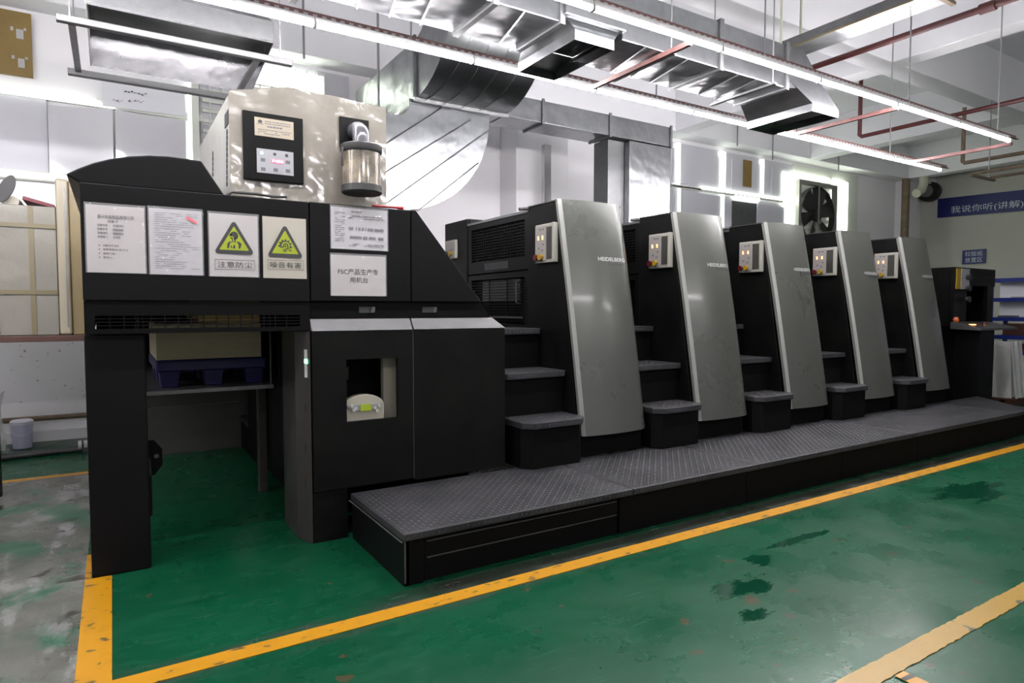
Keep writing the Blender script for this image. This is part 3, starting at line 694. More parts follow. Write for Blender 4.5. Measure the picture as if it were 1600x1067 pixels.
decal('small_print', lines([(.9, .7)], .35, .8, .02, rn)+lines([(.86-.045*k, .7) for k in range(16)], .06, .24, .012, rn, .7), mp, 'ink_soft', T)
decal('table_rows', [[(x, t), (x+.012, t), (x+.012, t+.075), (x, t+.075)] for t in (.46, .25) for x in [.3+.021*i for i in range(30)] if rn.random() < .8]+lines([(.8, .9), (.75, 1), (.12, .9), (.08, 1)], .3, .93, .016, rn), mp, 'ink_soft', T)
T, mp = paper('notice_sheet', 'white notice with large black lettering stuck below the table sheet', 'paper', [(517, 398), (602, 401), (603, 463), (517, 461)], 'paper')
text('FSC产品生产专', mp, (.12, .85, .52, .67), 'ink', T); text('用机台', mp, (.33, .66, .32, .46), 'ink', T)

# ================================================================ POWDER SPRAY CABINET ON TOP
YS = 4.25
S = thing('powder_cabinet', 'film-wrapped cream control cabinet standing on the delivery top', 'cabinet', (1.13, 5.0, 2.172))
sx0, sx1 = .634, 1.628
MB().prism([(sx0, 2.20), (sx1, 2.20), (sx1, 2.875), (1.35, 2.885), (.99, 2.90), (sx0, 2.815)], 'y', YS+.012, 5.78).build('body', 'box_white', S, bev=.015)
for x in (.68, 1.56):
    for y in (4.32, 5.7): B(x-.03, x+.03, y-.03, y+.03, 2.1725, 2.20).build('foot', 'rubber', S)
def topz(x): return 2.815+(x-sx0)/(.99-sx0)*.085 if x < .99 else 2.90-(x-.99)/(sx1-.99)*.025
MB().grid(lambda s, t: (sx0-.003+(sx1-sx0+.006)*s, YS-.004*math.sin(s*17+t*6)*math.sin(t*11)-.003*math.sin(s*31), 2.19+(topz(sx0+(sx1-sx0)*s)+.006-2.19)*t), 40, 30).build('plastic_wrap', 'beige_film', S, smooth=80, fix=False)
def frect(name, pa, pb, y, th, m, par, bev=.002):
    a, c_ = FY(*pa, y), FY(*pb, y); return B(a.x, c_.x, y, y+th, c_.z, a.z).build(name, m, par, bev=bev)
dr = frect('control_door', (379, 171), (475, 288), YS-.03, .022, 'charcoal', S, .004)
npz = frect('name_plate', (397.5, 182), (459, 219), YS-.034, .003, 'plate', dr, 0)
a, c_ = FY(397.5, 182, YS-.035), FY(459, 219, YS-.035); mp = plane_map((a.x, YS-.0345, c_.z), (c_.x-a.x, 0, 0), (0, 0, a.z-c_.z), .0006)
rn = random.Random(12)
decal('engraving', lines([(.80, .95), (.68, .98)], .26, .92, .05, rn, .95, .012)+lines([(.5, 1)], .32, .70, .09, rn, 1, .015)+lines([(.33, 1), (.22, .95), (.12, .6)], .08, .93, .045, rn, .9, .012), mp, 'ink_soft', npz)
decal('emblem', [[(.10, .70), (.18, .70), (.20, .80), (.14, .90), (.08, .80)], [(.06, .64), (.22, .64), (.22, .67), (.06, .67)]], mp, 'ink', npz)
kp = frect('keypad', (401, 231), (459, 275), YS-.034, .003, 'keypad', dr, 0)
for px in (409, 429.5, 448): frect('indicator', (px-2.2, 236.5+(px-409)*.1), (px+2.2, 241+(px-409)*.1), YS-.038, .003, 'led_green' if px == 409 else 'ink', kp, .001)
ds = frect('display', (424, 248.5), (443.5, 256), YS-.038, .003, 'led_red', kp, 0)
a, c_ = FY(424, 248.5, YS-.039), FY(443.5, 256, YS-.039); mp = plane_map((a.x, YS-.039, c_.z), (c_.x-a.x, 0, 0), (0, 0, a.z-c_.z), .0006)
text('F400', mp, (.08, .95, .12, .88), 'led_dig', ds, 'digits')
for px, py in ((411, 249.5), (450, 253.5), (411.5, 264), (431, 265.5), (450, 267)): frect('button', (px-3.5, py-3), (px+3.5, py+3), YS-.036, .002, 'ink_soft', kp, .001)
# flange plate, elbow pipe and filter jar
fl = frect('flange_plate', (530.5, 181), (577, 236), YS-.022, .014, 'black', S, .003)
ca = FY(565, 260, 4.08)
pth = [Vector((FY(553, 207, YS).x, YS-.022, FY(553, 207, YS).z))]
e0 = pth[0]; jx = ca.x; jz = FY(563, 228, 4.08).z
for k in range(0, 10):
    a_ = R(10*k); pth.append(Vector((e0.x+(jx-e0.x)*k/9, YS-.03-.14*math.sin(a_), e0.z-.14*(1-math.cos(a_))*.6)))
pth.append(Vector((jx, 4.08, jz)))
MB().tube(pth, .055, 16).build('elbow_pipe', 'pvc_grey', S, smooth=50)
zt, zb = FY(565, 228, 4.08).z, FY(565, 303, 4.08).z
MB().lathe([(.125, 0), (.132, .01), (.132, .045), (.125, .05)], (jx, 4.08, zt-.05), 28).build('jar_cap', 'rubber', S, smooth=40)
MB().lathe([(.120, 0), (.120, zt-.05-zb-.05)], (jx, 4.08, zb+.05), 28).build('filter_jar', 'cream_dirty', S, smooth=40)
MB().lathe([(.120, 0), (.130, .01), (.130, .05), (.124, .052)], (jx, 4.08, zb-.002), 28).build('jar_base', 'rubber', S, smooth=40)
MB().tube([(jx-.13, 4.05, zt-.03), (jx-.14, 4.04, zt-.09), (jx-.135, 4.05, zt-.15)], .006, 6).build('jar_clip', 'rubber', S)
# vent holes and slot on the left side
vh = None; cols = [((354, y), 1) for y in (206, 215, 224, 233, 242, 251, 260, 269, 278, 287)]+[((332, y), 1) for y in (240, 248, 256, 264, 272)]
for (px, py), _ in cols:
    a = FX(px, py, sx0-.004); o = MB().lathe([(.017, 0), (.017, .004)], (sx0-.0045, a.y, a.z), 10, 'x').build('vent_hole', 'rubber', S)
a, c_ = FX(350.5, 180, sx0-.004), FX(356.5, 192, sx0-.004); B(sx0-.004, sx0, c_.y, a.y, c_.z, a.z).build('grip_slot', 'rubber', S)
tag(MB().tube([FY(355, 303, 4.17), FY(362, 298, 4.17), FY(400, 301, 4.16), FY(425, 305, 4.15), FY(448, 306, 4.15)], .008, 8).build('black_cable', 'rubber', smooth=50), 'short black cable lying along the delivery top edge', 'cable')
for o in [bpy.data.objects['black_cable']]: o.location.z = 2.172
tag(MB().tube([(1.48, 4.125, 2.1865), (1.66, 4.125, 2.1865), (1.662, 4.125, 2.1865), (1.70, 4.125, 2.1865)], [.009, .009, .013, .013], 8).build('red_rod', 'red_paint', smooth=40), 'thin red rod lying on the delivery top', 'rod')

# ================================================================ PRINTING UNITS
X0 = 3.164; PIT = 1.3368
U = thing('printing_unit', 'grey-fronted printing unit beside the slanted delivery hood', 'press unit', (X0+.35, 5.2, ZP), 'printing units in a row along the footboard')
def yl(z): return 4.0+(z-.484)/(2.41-.484)*.345
MB().prism([(4.075, ZP+.0032), (4.075, .5), (yl(2.40)+.03, 2.40), (4.80, 2.40), (4.80, ZP+.0032)], 'x', X0, X0+.70).build('operator_tower', 'charcoal', U, bev=.006)
B(X0, X0+.66, 4.066, 4.074, ZP+.004, .49).build('kick_plate', 'black_dull', U)
def cov(s, z):      # s in 0..1 across, bulging front
    x = .022+(.705-.022)*s
    y = yl(z) - .012 - .030*math.sin(math.pi*min(1, s*1.05)) + .05*max(0, (s-.86)/.14)**2 - .014*math.sin(math.pi*(z-.484)/1.93)
    return (X0+x, y, z)
MB().grid(lambda s, t: cov(s, .484+(2.415-.484)*t), 20, 16, (0, .03, 0)).build('front_cover', 'cover', U, smooth=40)
MB().grid(lambda s, t: (X0-.004+.027*s, cov(0, .484+1.931*t)[1]+.022-.023*s, .484+1.931*t), 2, 16, (.002, .03, 0)).build('edge_strip', 'edge_light', U, smooth=40)
B(X0-.004, X0+.70, yl(2.41)+.02, 4.80, 2.402, 2.412).build('top_lid', 'side_grey', U)
# badge
zz = lambda px, py: FY(px, py, 4.21).z
def badge(s, t, k=1):
    x = FY(940, 400, 4.2).x-X0-.035+(FY(984, 410, 4.2).x-FY(940, 400, 4.2).x)*s; z = 1.868+.072*t; p_ = cov((x-.022)/.683, z)
    return Vector((p_[0], p_[1]-.004*k, p_[2]))
text('HEIDELBERG', badge, (0, 1, .55, 1), 'badge_light', U, 'badge', bold=.01)
text('Speedmaster', badge, (.34, 1, 0, .42), 'ink', U, 'badge', font_shear=.2, bold=.02)
# control box on the tower side
def cbox(par, x, ya, yb, z0, z1, big=True):
    d = .035; h = B(x-d, x, yb, ya, z0, z1).build('control_box', 'box_cream', par, bev=.006)
    w_ = ya-yb
    if big:
        B(x-d-.003, x-d, yb+.08*w_, yb+.40*w_, z0+.03, z1-.03).build('recess', 'olive', h)
        MB().prism([(yb, z0+.01), (yb+.05, z0), (yb+.05, z1), (yb, z1-.01), (yb-.014, (z0+z1)/2)], 'x', x-d-.012, x-d).build('curved_rim', 'white_plain', h) if False else None
        B(x-d-.012, x-d, yb, yb+.1*w_, z0, z1).build('rim', 'box_cream', h, bev=.004)
        B(x-d-.006, x-d, yb+.42*w_, ya-.01, z0+.02, z1-.02).build('face_plate', 'face_grey', h)
        for q in (.58, .80): B(x-d-.010, x-d-.006, yb+q*w_-.007, yb+q*w_+.007, z0+.60*(z1-z0), z0+.70*(z1-z0)).build('digit', 'led_orange', h)
        for q, t in ((.55, .45), (.78, .36), (.6, .30), (.70, .84), (.56, .84)): B(x-d-.0075, x-d-.006, yb+q*w_-.012, yb+q*w_+.012, z0+t*(z1-z0), z0+(t+.045)*(z1-z0)).build('mark', 'ink_soft', h)
        for q, m_ in ((.86, 'knob_red'), (.62, 'knob_yellow')):
            MB().lathe([(.026, 0), (.026, .02), (.02, .03)], (x-d-.036, yb+q*w_, z0+.15*(z1-z0)), 14, 'x').build('knob', m_, h, smooth=40)
    else:
        B(x-d-.004, x-d, yb+.03, ya-.03, z0+.09, z1-.03).build('face_plate', 'face_grey', h)
        for q, m_ in ((.7, 'rubber'), (.35, 'knob_yellow')):
            MB().lathe([(.026, 0), (.026, .02), (.02, .03)], (x-d-.03, yb+q*w_, z0+.055), 12, 'x').build('knob', m_, h, smooth=40)
    return h
cbox(U, X0, 4.635, 4.345, 1.893, 2.222)
# body of the unit behind, guards on its near side
B(X0+.06, X0+.70, 4.802, 6.5, ZP+.0032, 2.34).build('unit_body', 'black_dull', U)
B(X0+.03, X0+.70, 5.95, 6.5, 2.34, 2.44).build('drive_cap', 'black', U)
B(X0+.0, X0+.06, 5.96, 6.48, 1.0, 2.44).build('drive_tower', 'charcoal', U, bev=.005)
def guard(z0, z1, nz, ny, cov_):
    xg = X0+.03; fr_ = MB().box(xg-.02, xg+.028, 4.805, 4.87, z0, z1).box(xg-.02, xg+.028, 5.88, 5.95, z0, z1).box(xg-.02, xg+.028, 4.87, 5.88, z0, z0+cov_).box(xg-.02, xg+.028, 4.87, 5.88, z1-.05, z1)
    g_ = fr_.build('guard', 'black', U)
    b = MB()
    for k in range(1, nz): zq = z0+cov_+(z1-.05-z0-cov_)*k/nz; b.box(xg-.012, xg-.004, 4.87, 5.88, zq-.004, zq+.004)
    for k in range(1, ny): yq = 4.87+1.01*k/ny; b.box(xg-.004, xg+.004, yq-.004, yq+.004, z0+cov_, z1-.05)
    b.build('wire_grille', 'black', g_)
    return g_
g1 = guard(1.86, 2.36, 12, 22, .12); g2 = guard(1.33, 1.845, 16, 3, .03)
B(X0+.005, X0+.01, 5.15, 5.6, 1.885, 1.955).build('vent_strip', 'rubber', g1)
MB().tube([(X0+.01, 4.95, 1.76), (X0-.03, 4.95, 1.75), (X0-.03, 4.95, 1.56), (X0+.01, 4.95, 1.55)], .009, 8).build('handle', 'rubber', g2)
B(X0+.04, X0+.055, 5.0, 5.7, 1.58, 1.78).build('roller_plate', 'silver', g2)
MB().tube([(X0+.0, 4.9, 1.42), (X0+.0, 5.9, 1.42)], .010, 8).build('rail', 'side_grey', g2)
B(X0+.0, X0+.10, 4.81, 5.95, 2.362, 2.385).build('guard_cap', 'galv_dull', U)
MB().tube([(X0-.06, 4.86, 2.39), (X0+.01, 4.84, 2.40), (X0+.05, 4.82, 2.395)], .014, 8).build('lever', 'rubber', U)
# three tread-plate steps between the towers
sxa, sxb = X0-.60, X0-.015
for k, (zt_, yf, yb_) in enumerate(((.655, 3.90, 4.30), (1.0, 4.20, 4.62), (1.335, 4.56, 5.0))):
    ch = .075
    poly = [(sxa, yf+ch), (sxa+ch, yf), (sxb-ch, yf), (sxb, yf+ch), (sxb, yb_), (sxa, yb_)] if k == 0 else [(sxa, yf+.02), (sxa+.02, yf), (sxb-.02, yf), (sxb, yf+.02), (sxb, yb_), (sxa, yb_)]
    st = MB().prism(poly, 'z', zt_-.05, zt_).build('step_tread', 'tread', U, bev=.006)
    b = MB(); lozenges(b, sxa+.03, sxb-.02, yf+.05, yb_-.02, zt_, .036, .036, .013, .005, .003); lozenges_v(b, sxa+ch if k == 0 else sxa+.03, sxb-ch if k == 0 else sxb-.03, zt_-.046, zt_-.006, yf)
    b.build('raised_pattern', 'tread', st, fix=False)['kind'] = 'stuff'
    pin = .03
    poly2 = [(sxa+.01, yf+ch+pin), (sxa+ch, yf+pin), (sxb-ch, yf+pin), (sxb-.005, yf+ch+pin), (sxb-.005, yb_), (sxa+.01, yb_)] if k == 0 else [(sxa+.01, yf+.05), (sxb-.005, yf+.05), (sxb-.005, yb_), (sxa+.01, yb_)]
    z_lo = ZP+.0032 if k == 0 else (.655, 1.0)[k-1]+.001
    MB().prism(poly2, 'z', z_lo, zt_-.051).build('step_riser', 'black_dull', U)
B(sxa, sxb, 5.0, 6.5, ZP+.0032, 1.32).build('link_body', 'black_dull', U)
flush_text()
first_box = None
labels = ['second grey-fronted printing unit from the delivery hood', 'third grey-fronted printing unit from the delivery hood', 'fourth grey-fronted printing unit, next but one before the feeder', 'last grey-fronted printing unit, right before the feeder']
for k, l in enumerate(labels): clone(U, (PIT*(k+1), 0, 0), l)
cbox(U, X0, 6.40, 6.17, 2.045, 2.245, False)

# ================================================================ FEEDER
F = thing('feeder_unit', 'black feeder frame with yellow and grey switch strip at the press end', 'press unit', (10.8, 5.2, 0))
fy = 4.42
B(10.18, 10.56, fy, fy+.06, 1.23, 2.10).build('front_pillar', 'charcoal', F, bev=.005)
B(10.56, 11.46, fy, fy+.06, 1.84, 2.10).build('cross_beam', 'charcoal', F, bev=.005)
B(11.22, 11.40, fy, fy+.06, 1.23, 1.84).build('front_pillar', 'charcoal', F)
B(10.18, 10.24, fy+.061, 6.3, 1.25, 2.10).build('side_plate', 'charcoal', F)
B(10.24, 11.46, fy+.061, 6.3, 2.06, 2.10).build('top_plate', 'charcoal', F); B(11.42, 11.46, fy+.061, 6.3, 1.0, 2.06).build('side_plate', 'charcoal', F)
B(10.24, 11.42, 6.25, 6.3, 1.0, 2.06).build('rear_plate', 'black_dull', F)
B(9.62, 11.46, 4.9, 6.3, 0, 1.19).build('base', 'black_dull', F)
MB().prism([(9.60, 1.19), (10.17, 1.19), (10.17, 1.52), (9.95, 1.52)], 'y', 4.9, 6.3).build('sheet_ramp', 'charcoal', F)
MB().tube([(10.9, 5.0, 1.19), (10.9, 5.0, 1.84)], .015, 8).build('pile_rod', 'rod', F); B(10.60, 11.2, 5.1, 5.16, 1.42, 1.50).build('sucker_bar', 'blue_sign', F)
a, c_ = FY(1493, 419, fy), FY(1512, 452, fy)
B(a.x+.02, a.x+.14, fy-.015, fy, c_.z, a.z).build('yellow_strip', 'knob_yellow', F); sw = B(a.x+.14, c_.x, fy-.02, fy, c_.z, a.z).build('switch_plate', 'keypad', F)
for k in range(3): MB().lathe([(.045, 0), (.035, .05)], ((a.x+.14+c_.x)/2+.04, fy-.07, a.z-.12-k*.16), 12, 'y').build('switch_knob', 'rubber', sw, smooth=40)
K = thing('console', 'black pedestal console with a pale sloping button top by the feeder', 'console', (10.5, 4.4, 0))
B(10.18, 10.62, 4.08, 4.40, 0, 1.20).build('pedestal', 'black', K, bev=.005)
tp = MB().add([(10.05, 4.02, 1.235), (11.20, 4.02, 1.235), (11.2, 4.40, 1.32), (10.05, 4.40, 1.32), (10.05, 4.02, 1.205), (11.2, 4.02, 1.205), (11.2, 4.40, 1.22), (10.05, 4.40, 1.22)], [(0,1,2,3), (7,6,5,4), (0,4,5,1), (1,5,6,2), (2,6,7,3), (3,7,4,0)]).build('desk_top', 'silver', K, bev=.004)
MB().lathe([(.03, 0), (.03, .03), (.02, .05)], (10.55, 4.18, 1.262), 14).build('stop_button', 'knob_red', tp); MB().lathe([(.04, 0), (.04, .012)], (10.55, 4.18, 1.262), 14).build('stop_ring', 'knob_yellow', tp)
B(10.24, 10.34, 4.20, 4.25, 1.275, 1.29).build('button_row', 'led_orange', tp)
MB().lathe([(.03, 0), (.04, .03), (.025, .07)], (10.12, 4.36, 1.318), 12).build('orange_knob', 'orange_knob', tp)

# ================================================================ RIGHT BACKGROUND: shelf rack, wrapped stack
G = thing('storage_rack', 'blue-edged steel shelf rack with white backs by the end wall', 'rack', (13.2, 3.8, 0))
xs_ = 13.0
for y in (2.2, 5.05):
    B(xs_, xs_+.06, y, y+.05, 0, 2.05).build('upright', 'blue_shelf', G); B(xs_+.6, xs_+.66, y, y+.05, 0, 2.05).build('upright', 'blue_shelf', G)
for z in (.42, .76, 1.02, 1.33, 1.665, 2.0):
    B(xs_-.01, xs_+.66, 2.2, 5.10, z-.035, z+.03).build('shelf', 'blue_shelf', G)
for z0, z1 in ((1.365, 1.625), (1.70, 1.96)): B(xs_+.30, xs_+.32, 2.25, 5.05, z0, z1).build('back_panel', 'white_board', G)
for i, (z, y0, y1, h, m_) in enumerate(((1.071, 3.4, 4.9, .2, 'wood_red'), (.811, 3.6, 4.95, .12, 'wood_red'), (1.381, 4.75, 4.98, .03, 'ink_soft'), (1.716, 4.3, 4.8, .02, 'white_plain'))):
    tag(B(xs_+.05, xs_+.28, y0, y1, z+.001-.02, z+h-.019).build('stored_board', m_, bev=.004), ['brown board bundle on the rack above the lowest blue shelves', 'thin brown board on a low rack shelf', 'grey pad on the middle rack shelf', 'thin white sheets on the upper rack shelf'][i], 'board')
Wp = thing('wooden_pallet', 'low wooden pallet carrying the film-wrapped white stack', 'pallet', (12.0, 4.4, 0))
for y in (4.24, 4.40, 4.58): B(11.7, 12.3, y, y+.09, 0, .09).build('bearer', 'wood_red', Wp)
for k in range(4): B(11.7+.155*k, 11.7+.155*k+.13, 4.22, 4.7, .09, .11).build('deck_board', 'wood_red', Wp)
T = thing('wrapped_stack', 'white paper stack under clear film on pallet behind the console', 'paper stack', (12.1, 4.4, .11))
B(11.80, 12.15, 4.34, 4.64, .112, .46).build('lower_block', 'white_plain', T, bev=.005); B(11.82, 12.14, 4.35, 4.63, .47, .98).build('upper_block', 'white_plain', T, bev=.005)
MB().grid(lambda s, t: (11.78-.02*math.sin(s*9)*(1-t), 4.66-.35*s-.10*max(0, s-.55)*(1-t), .12+.88*t), 14, 12).build('clear_film', 'poly', T, smooth=60, fix=False)
MB().grid(lambda s, t: (11.78+.38*s, 4.31-.09*(1-t)-.015*math.sin(s*13), .12+.88*t), 14, 12).build('clear_film', 'poly', T, smooth=60, fix=False)

# ================================================================ DUCTWORK
def duct_box(name, x0, x1, y0, y1, z0, z1, par, m='galv'): return B(x0, x1, y0, y1, z0, z1).build(name, m, par, bev=.008)
# main supply duct between the light rows, with two flared outlets
A = thing('supply_duct', 'long galvanised supply duct hung between the light rows', 'duct', (2.5, 3.85, 3.28))
my0, my1, mz0, mz1 = 3.57, 4.10, 3.43, 3.80
for x0, x1 in ((-3.0, -1.2), (-1.2, .6), (.6, 2.1), (2.1, 2.62), (3.16, 4.2), (4.2, 5.05)):
    duct_box('duct_section', x0+.002, x1-.002, my0, my1, mz0, mz1, A)
    for k in range(1, max(2, int((x1-x0)/.22))):
        xk = x0+.22*k
        if xk < x1-.06: MB().add([(xk, my0, mz0-.001), (xk+.012, my0, mz0-.001), (xk+.132, my1, mz0-.001), (xk+.12, my1, mz0-.001), (xk+.006, my0, mz0-.009), (xk+.126, my1, mz0-.009)], [(0,4,5,3), (4,1,2,5), (0,1,4), (3,5,2)]).build('standing_seam', 'galv', A, fix=False)
    b = MB(); o_ = .018
    b.box(x1-.02, x1+.02, my0-o_, my0-.001, mz0-o_, mz1+o_).box(x1-.02, x1+.02, my1+.001, my1+o_, mz0-o_, mz1+o_).box(x1-.02, x1+.02, my0, my1, mz0-o_, mz0-.001).box(x1-.02, x1+.02, my0, my1, mz1+.001, mz1+o_)
    b.build('flange', 'galv_dull', A)
duct_box('duct_section', 2.622, 3.158, my0-.05, my1+.12, mz0+.04, mz1+.05, A)
def outlet(x0, x1, y0, y1, zb_, zt_, tx0, tx1):
    b = MB(); t = [(tx0, my0, zt_), (tx1, my0, zt_), (tx1, my1, zt_), (tx0, my1, zt_)]; m1 = [(x0, y0, zb_+.07), (x1, y0, zb_+.07), (x1, y1, zb_+.07), (x0, y1, zb_+.07)]; l = [(x0, y0, zb_), (x1, y0, zb_), (x1, y1, zb_), (x0, y1, zb_)]
    vs = t+m1+l; fs = []
    for k in range(4):
        k2 = (k+1) % 4; fs += [(k, k2, 4+k2, 4+k), (4+k, 4+k2, 8+k2, 8+k)]
    b.add(vs, fs); o = b.build('outlet', 'galv', A, fix=False); sm = o.modifiers.new('thick', 'SOLIDIFY'); sm.thickness = .006; return o
outlet(2.72, 3.06, 3.55, 4.26, 3.33, mz0+.039, 2.66, 3.12)
outlet(5.42, 5.82, 3.56, 4.25, 3.29, mz0+.10, 5.05, 5.60)
MB().add([(5.05, my0, mz0), (5.05, my1, mz0), (5.05, my1, mz1), (5.05, my0, mz1), (5.6, my0, mz0+.10), (5.6, my1, mz0+.10), (5.3, my1, mz1), (5.3, my0, mz1)], [(0,1,2,3), (0,3,7,4), (1,5,6,2), (2,6,7,3), (4,7,6,5)]).build('end_boot', 'galv', A, fix=False)
for x in (-1.2, 1.0, 3.6, 4.8):
    for y in (my0-.05, my1+.05): MB().tube([(x, y, mz0-.03), (x, y, ZC-.8 if False else ZC)], .006, 6).build('hanger_rod', 'rod', A)
    B(x-.02, x+.02, my0-.08, my1+.08, mz0-.035, mz0-.018).build('hanger_bar', 'galv_dull', A)
# extract duct: box run, elbow up to the ceiling, big elbow down to the dryer, side branch with drop
E_ = thing('extract_duct', 'large galvanised elbow duct with diagonal seams behind the powder cabinet', 'duct', (3.0, 7.0, 2.5))
yF = 6.55
ex0, ex1 = FY(650, 150, yF).x, FY(790, 178, yF).x; ez0 = 3.79; ez1 = 4.42
duct_box('box_run', ex0, ex1, yF, 8.55, ez0, ez1, E_)
B(ex0-.03, ex1+.03, yF-.025, yF+.015, ez0-.035, ez0-.001).build('flange', 'steel', E_); B(ex0-.03, ex0-.001, yF-.025, yF+.015, ez0, ez1+.03).build('flange', 'galv_dull', E_)
ro = .95; ri = ro-(ez1-ez0); cyz = (yF-.001, ez0+ro)
pts = [(cyz[0]+ro*math.cos(R(a_)), cyz[1]+ro*math.sin(R(a_))) for a_ in range(270, 179, -9)] + [(cyz[0]-ro, ZC)] + [(cyz[0]-ri, ZC)] + [(cyz[0]+ri*math.cos(R(a_)), cyz[1]+ri*math.sin(R(a_))) for a_ in range(180, 271, 9)]
MB().prism(pts, 'x', ex0, ex1).build('upper_elbow', 'galv', E_, smooth=20)
for k in range(1, 5):   # standing seams on the belly of the elbow
    for_a = [(cyz[0]+(ro+.004)*math.cos(R(270-90*t/10)), cyz[1]+(ro+.004)*math.sin(R(270-90*t/10))) for t in range(11)]
    MB().tube([(ex0+(ex1-ex0)*min(1, max(0, k/5+.02*(t-5))), p[0], p[1]) for t, p in enumerate(for_a)], .007, 5).build('standing_seam', 'galv', E_)
# lower elbow, cheek facing the aisle
lx, lz = ex0-.20, ez0-.06; Rr, rr_ = FY(765, 185, yF+.05).x-lx, .14
def lower_pts(): return [(lx+Rr*math.cos(R(a_)), lz+Rr*math.sin(R(a_))) for a_ in range(0, -91, -6)] + [(1.9, lz-Rr), (1.9, lz-rr_)] + [(lx+rr_*math.cos(R(a_)), lz+rr_*math.sin(R(a_))) for a_ in range(-90, 1, 15)]
MB().prism(lower_pts(), 'y', yF+.05, yF+.95).build('lower_elbow', 'galv', E_, smooth=20)
B(lx+rr_, lx+Rr, yF+.05, yF+.95, lz+.001, ez0-.002).build('elbow_collar', 'galv', E_)
B(1.92, lx-.4, yF+.2, yF+.8, 2.40, lz-Rr+.01).build('elbow_foot', 'galv_dull', E_) if False else None
for (pa, pb) in (((603, 224), (690, 168)), ((600, 270), (735, 187)), ((603, 318), (764, 203)), ((652, 330), (748, 254))):
    a, c_ = FY(*pa, yF+.045), FY(*pb, yF+.045); MB().tube([a, c_], .008, 5).build('standing_seam', 'galv', E_)
bx = FY(1050, 195, yF).x
za, zb2 = 3.78, 4.05
for x0, x1 in ((ex1+.002, 4.55), (4.56, 5.62), (5.63, bx)):
    duct_box('branch_section', x0, x1-.004, yF+.02, yF+.45, za, zb2, E_)
    B(x1-.022, x1+.012, yF+.0, yF+.019, za-.02, zb2+.02).build('flange', 'galv_dull', E_); B(x1-.022, x1+.012, yF+.02, yF+.45, za-.02, za-.001).build('flange', 'galv_dull', E_)
dx0, dx1 = FY(984, 220, yF).x, FY(1048, 230, yF).x
duct_box('drop_section', dx0, dx1, yF+.0, yF+.4, .31, za-.021, E_)
duct_box('drop_section', FY(958, 220, yF).x, dx0-.004, yF+.1, yF+.4, .31, za-.021, E_, 'galv_dull')
# hood at the delivery end, hung on two angle bars
H_ = thing('extract_hood', 'stainless extraction hood hanging over the delivery end', 'hood', (.4, 4.6, 3.03))
K_ = 5.0/4.2
def hz_(z): return 1.5+(z-1.5)*K_
hx0, hx1, hy0, hy1, hz = -.075*K_, .90*K_, 4.26*K_, 5.02*K_, hz_(3.07)
def hood_wall(name, pts, m):
    o = MB().add(pts, [tuple(range(len(pts)))]).build(name, m, H_, fix=False); q = o.modifiers.new('thick', 'SOLIDIFY'); q.thickness = .006; q.offset = 0; return o
tz = hz+.26; ttop = 4.55; tx0, tx1, ty0, ty1 = .30, .78, 5.45, 5.9
hood_wall('front_skirt', [(hx0, hy0, hz+.11), (hx1, hy0, hz+.11), (hx1, hy0, tz), (hx0, hy0, tz)], 'galv_dull')
# rear sheet is rolled: it curves from the rear bar up and forward
rc = [(hy1-.34*(1-math.cos(R(a_)))*.9, hz+.62*math.sin(R(a_))) for a_ in range(0, 91, 9)]
MB().grid(lambda s_, t_: (hx0+(hx1-hx0)*s_, rc[round(t_*10)][0], rc[round(t_*10)][1]), 1, 10, (0, .006, .004)).build('rolled_rear_sheet', 'stainless', H_, smooth=40)
rim = [(hx0, y_, z_) for y_, z_ in rc]
for hx, m_ in ((hx0, 'white_plain'), (hx1, 'stainless')):
    hood_wall('side_sheet', [(hx, hy0, hz+.11)]+[(hx, y_, z_) for y_, z_ in rc]+[(hx, hy0, tz)], m_)
yt, zt3 = rc[-1]
hood_wall('slope', [(hx0, hy0, tz), (hx1, hy0, tz), (hx1, yt, zt3), (hx0, yt, zt3)], 'galv_dull')
b = MB(); fx_0, fx_1, fy_0, fy_1 = hx0+.3, hx1-.25, yt-.28, yt-.005
b.box(fx_0, fx_1, fy_0, fy_1, tz+.30, 4.795).build('flue', 'wall', H_, bev=.006)
B(hx0, hx1, hy0-.014, hy0-.004, hz+.104, hz+.118).build('lip', 'steel', H_)
B(-.21*K_, 1.0*K_, 4.19*K_, 4.232*K_, hz_(3.020), hz_(3.056)).build('support_bar', 'bar_grey', H_, bev=.004); B(-.20*K_, .80*K_, 5.03*K_, 5.075*K_, hz_(3.0), hz_(3.04)).build('support_bar', 'bar_grey', H_, bev=.004)
for x, y, z in ((.93, 4.21, 3.06), (-.15, 4.21, 3.06), (-.16, 5.05, 3.04), (.77, 5.05, 3.04)): MB().tube([(x*K_, y*K_, hz_(z)-.01), (x*K_, y*K_, ZC)], .006, 6).build('hanger_rod', 'rod', H_)
B(-.19, -.15, 4.236*K_, 5.03*K_, hz_(3.02), hz_(3.04)).build('cross_bar', 'galv_dull', H_); B(.93, .97, 4.236*K_, 5.03*K_, hz_(3.02), hz_(3.04)).build('cross_bar', 'galv_dull', H_)

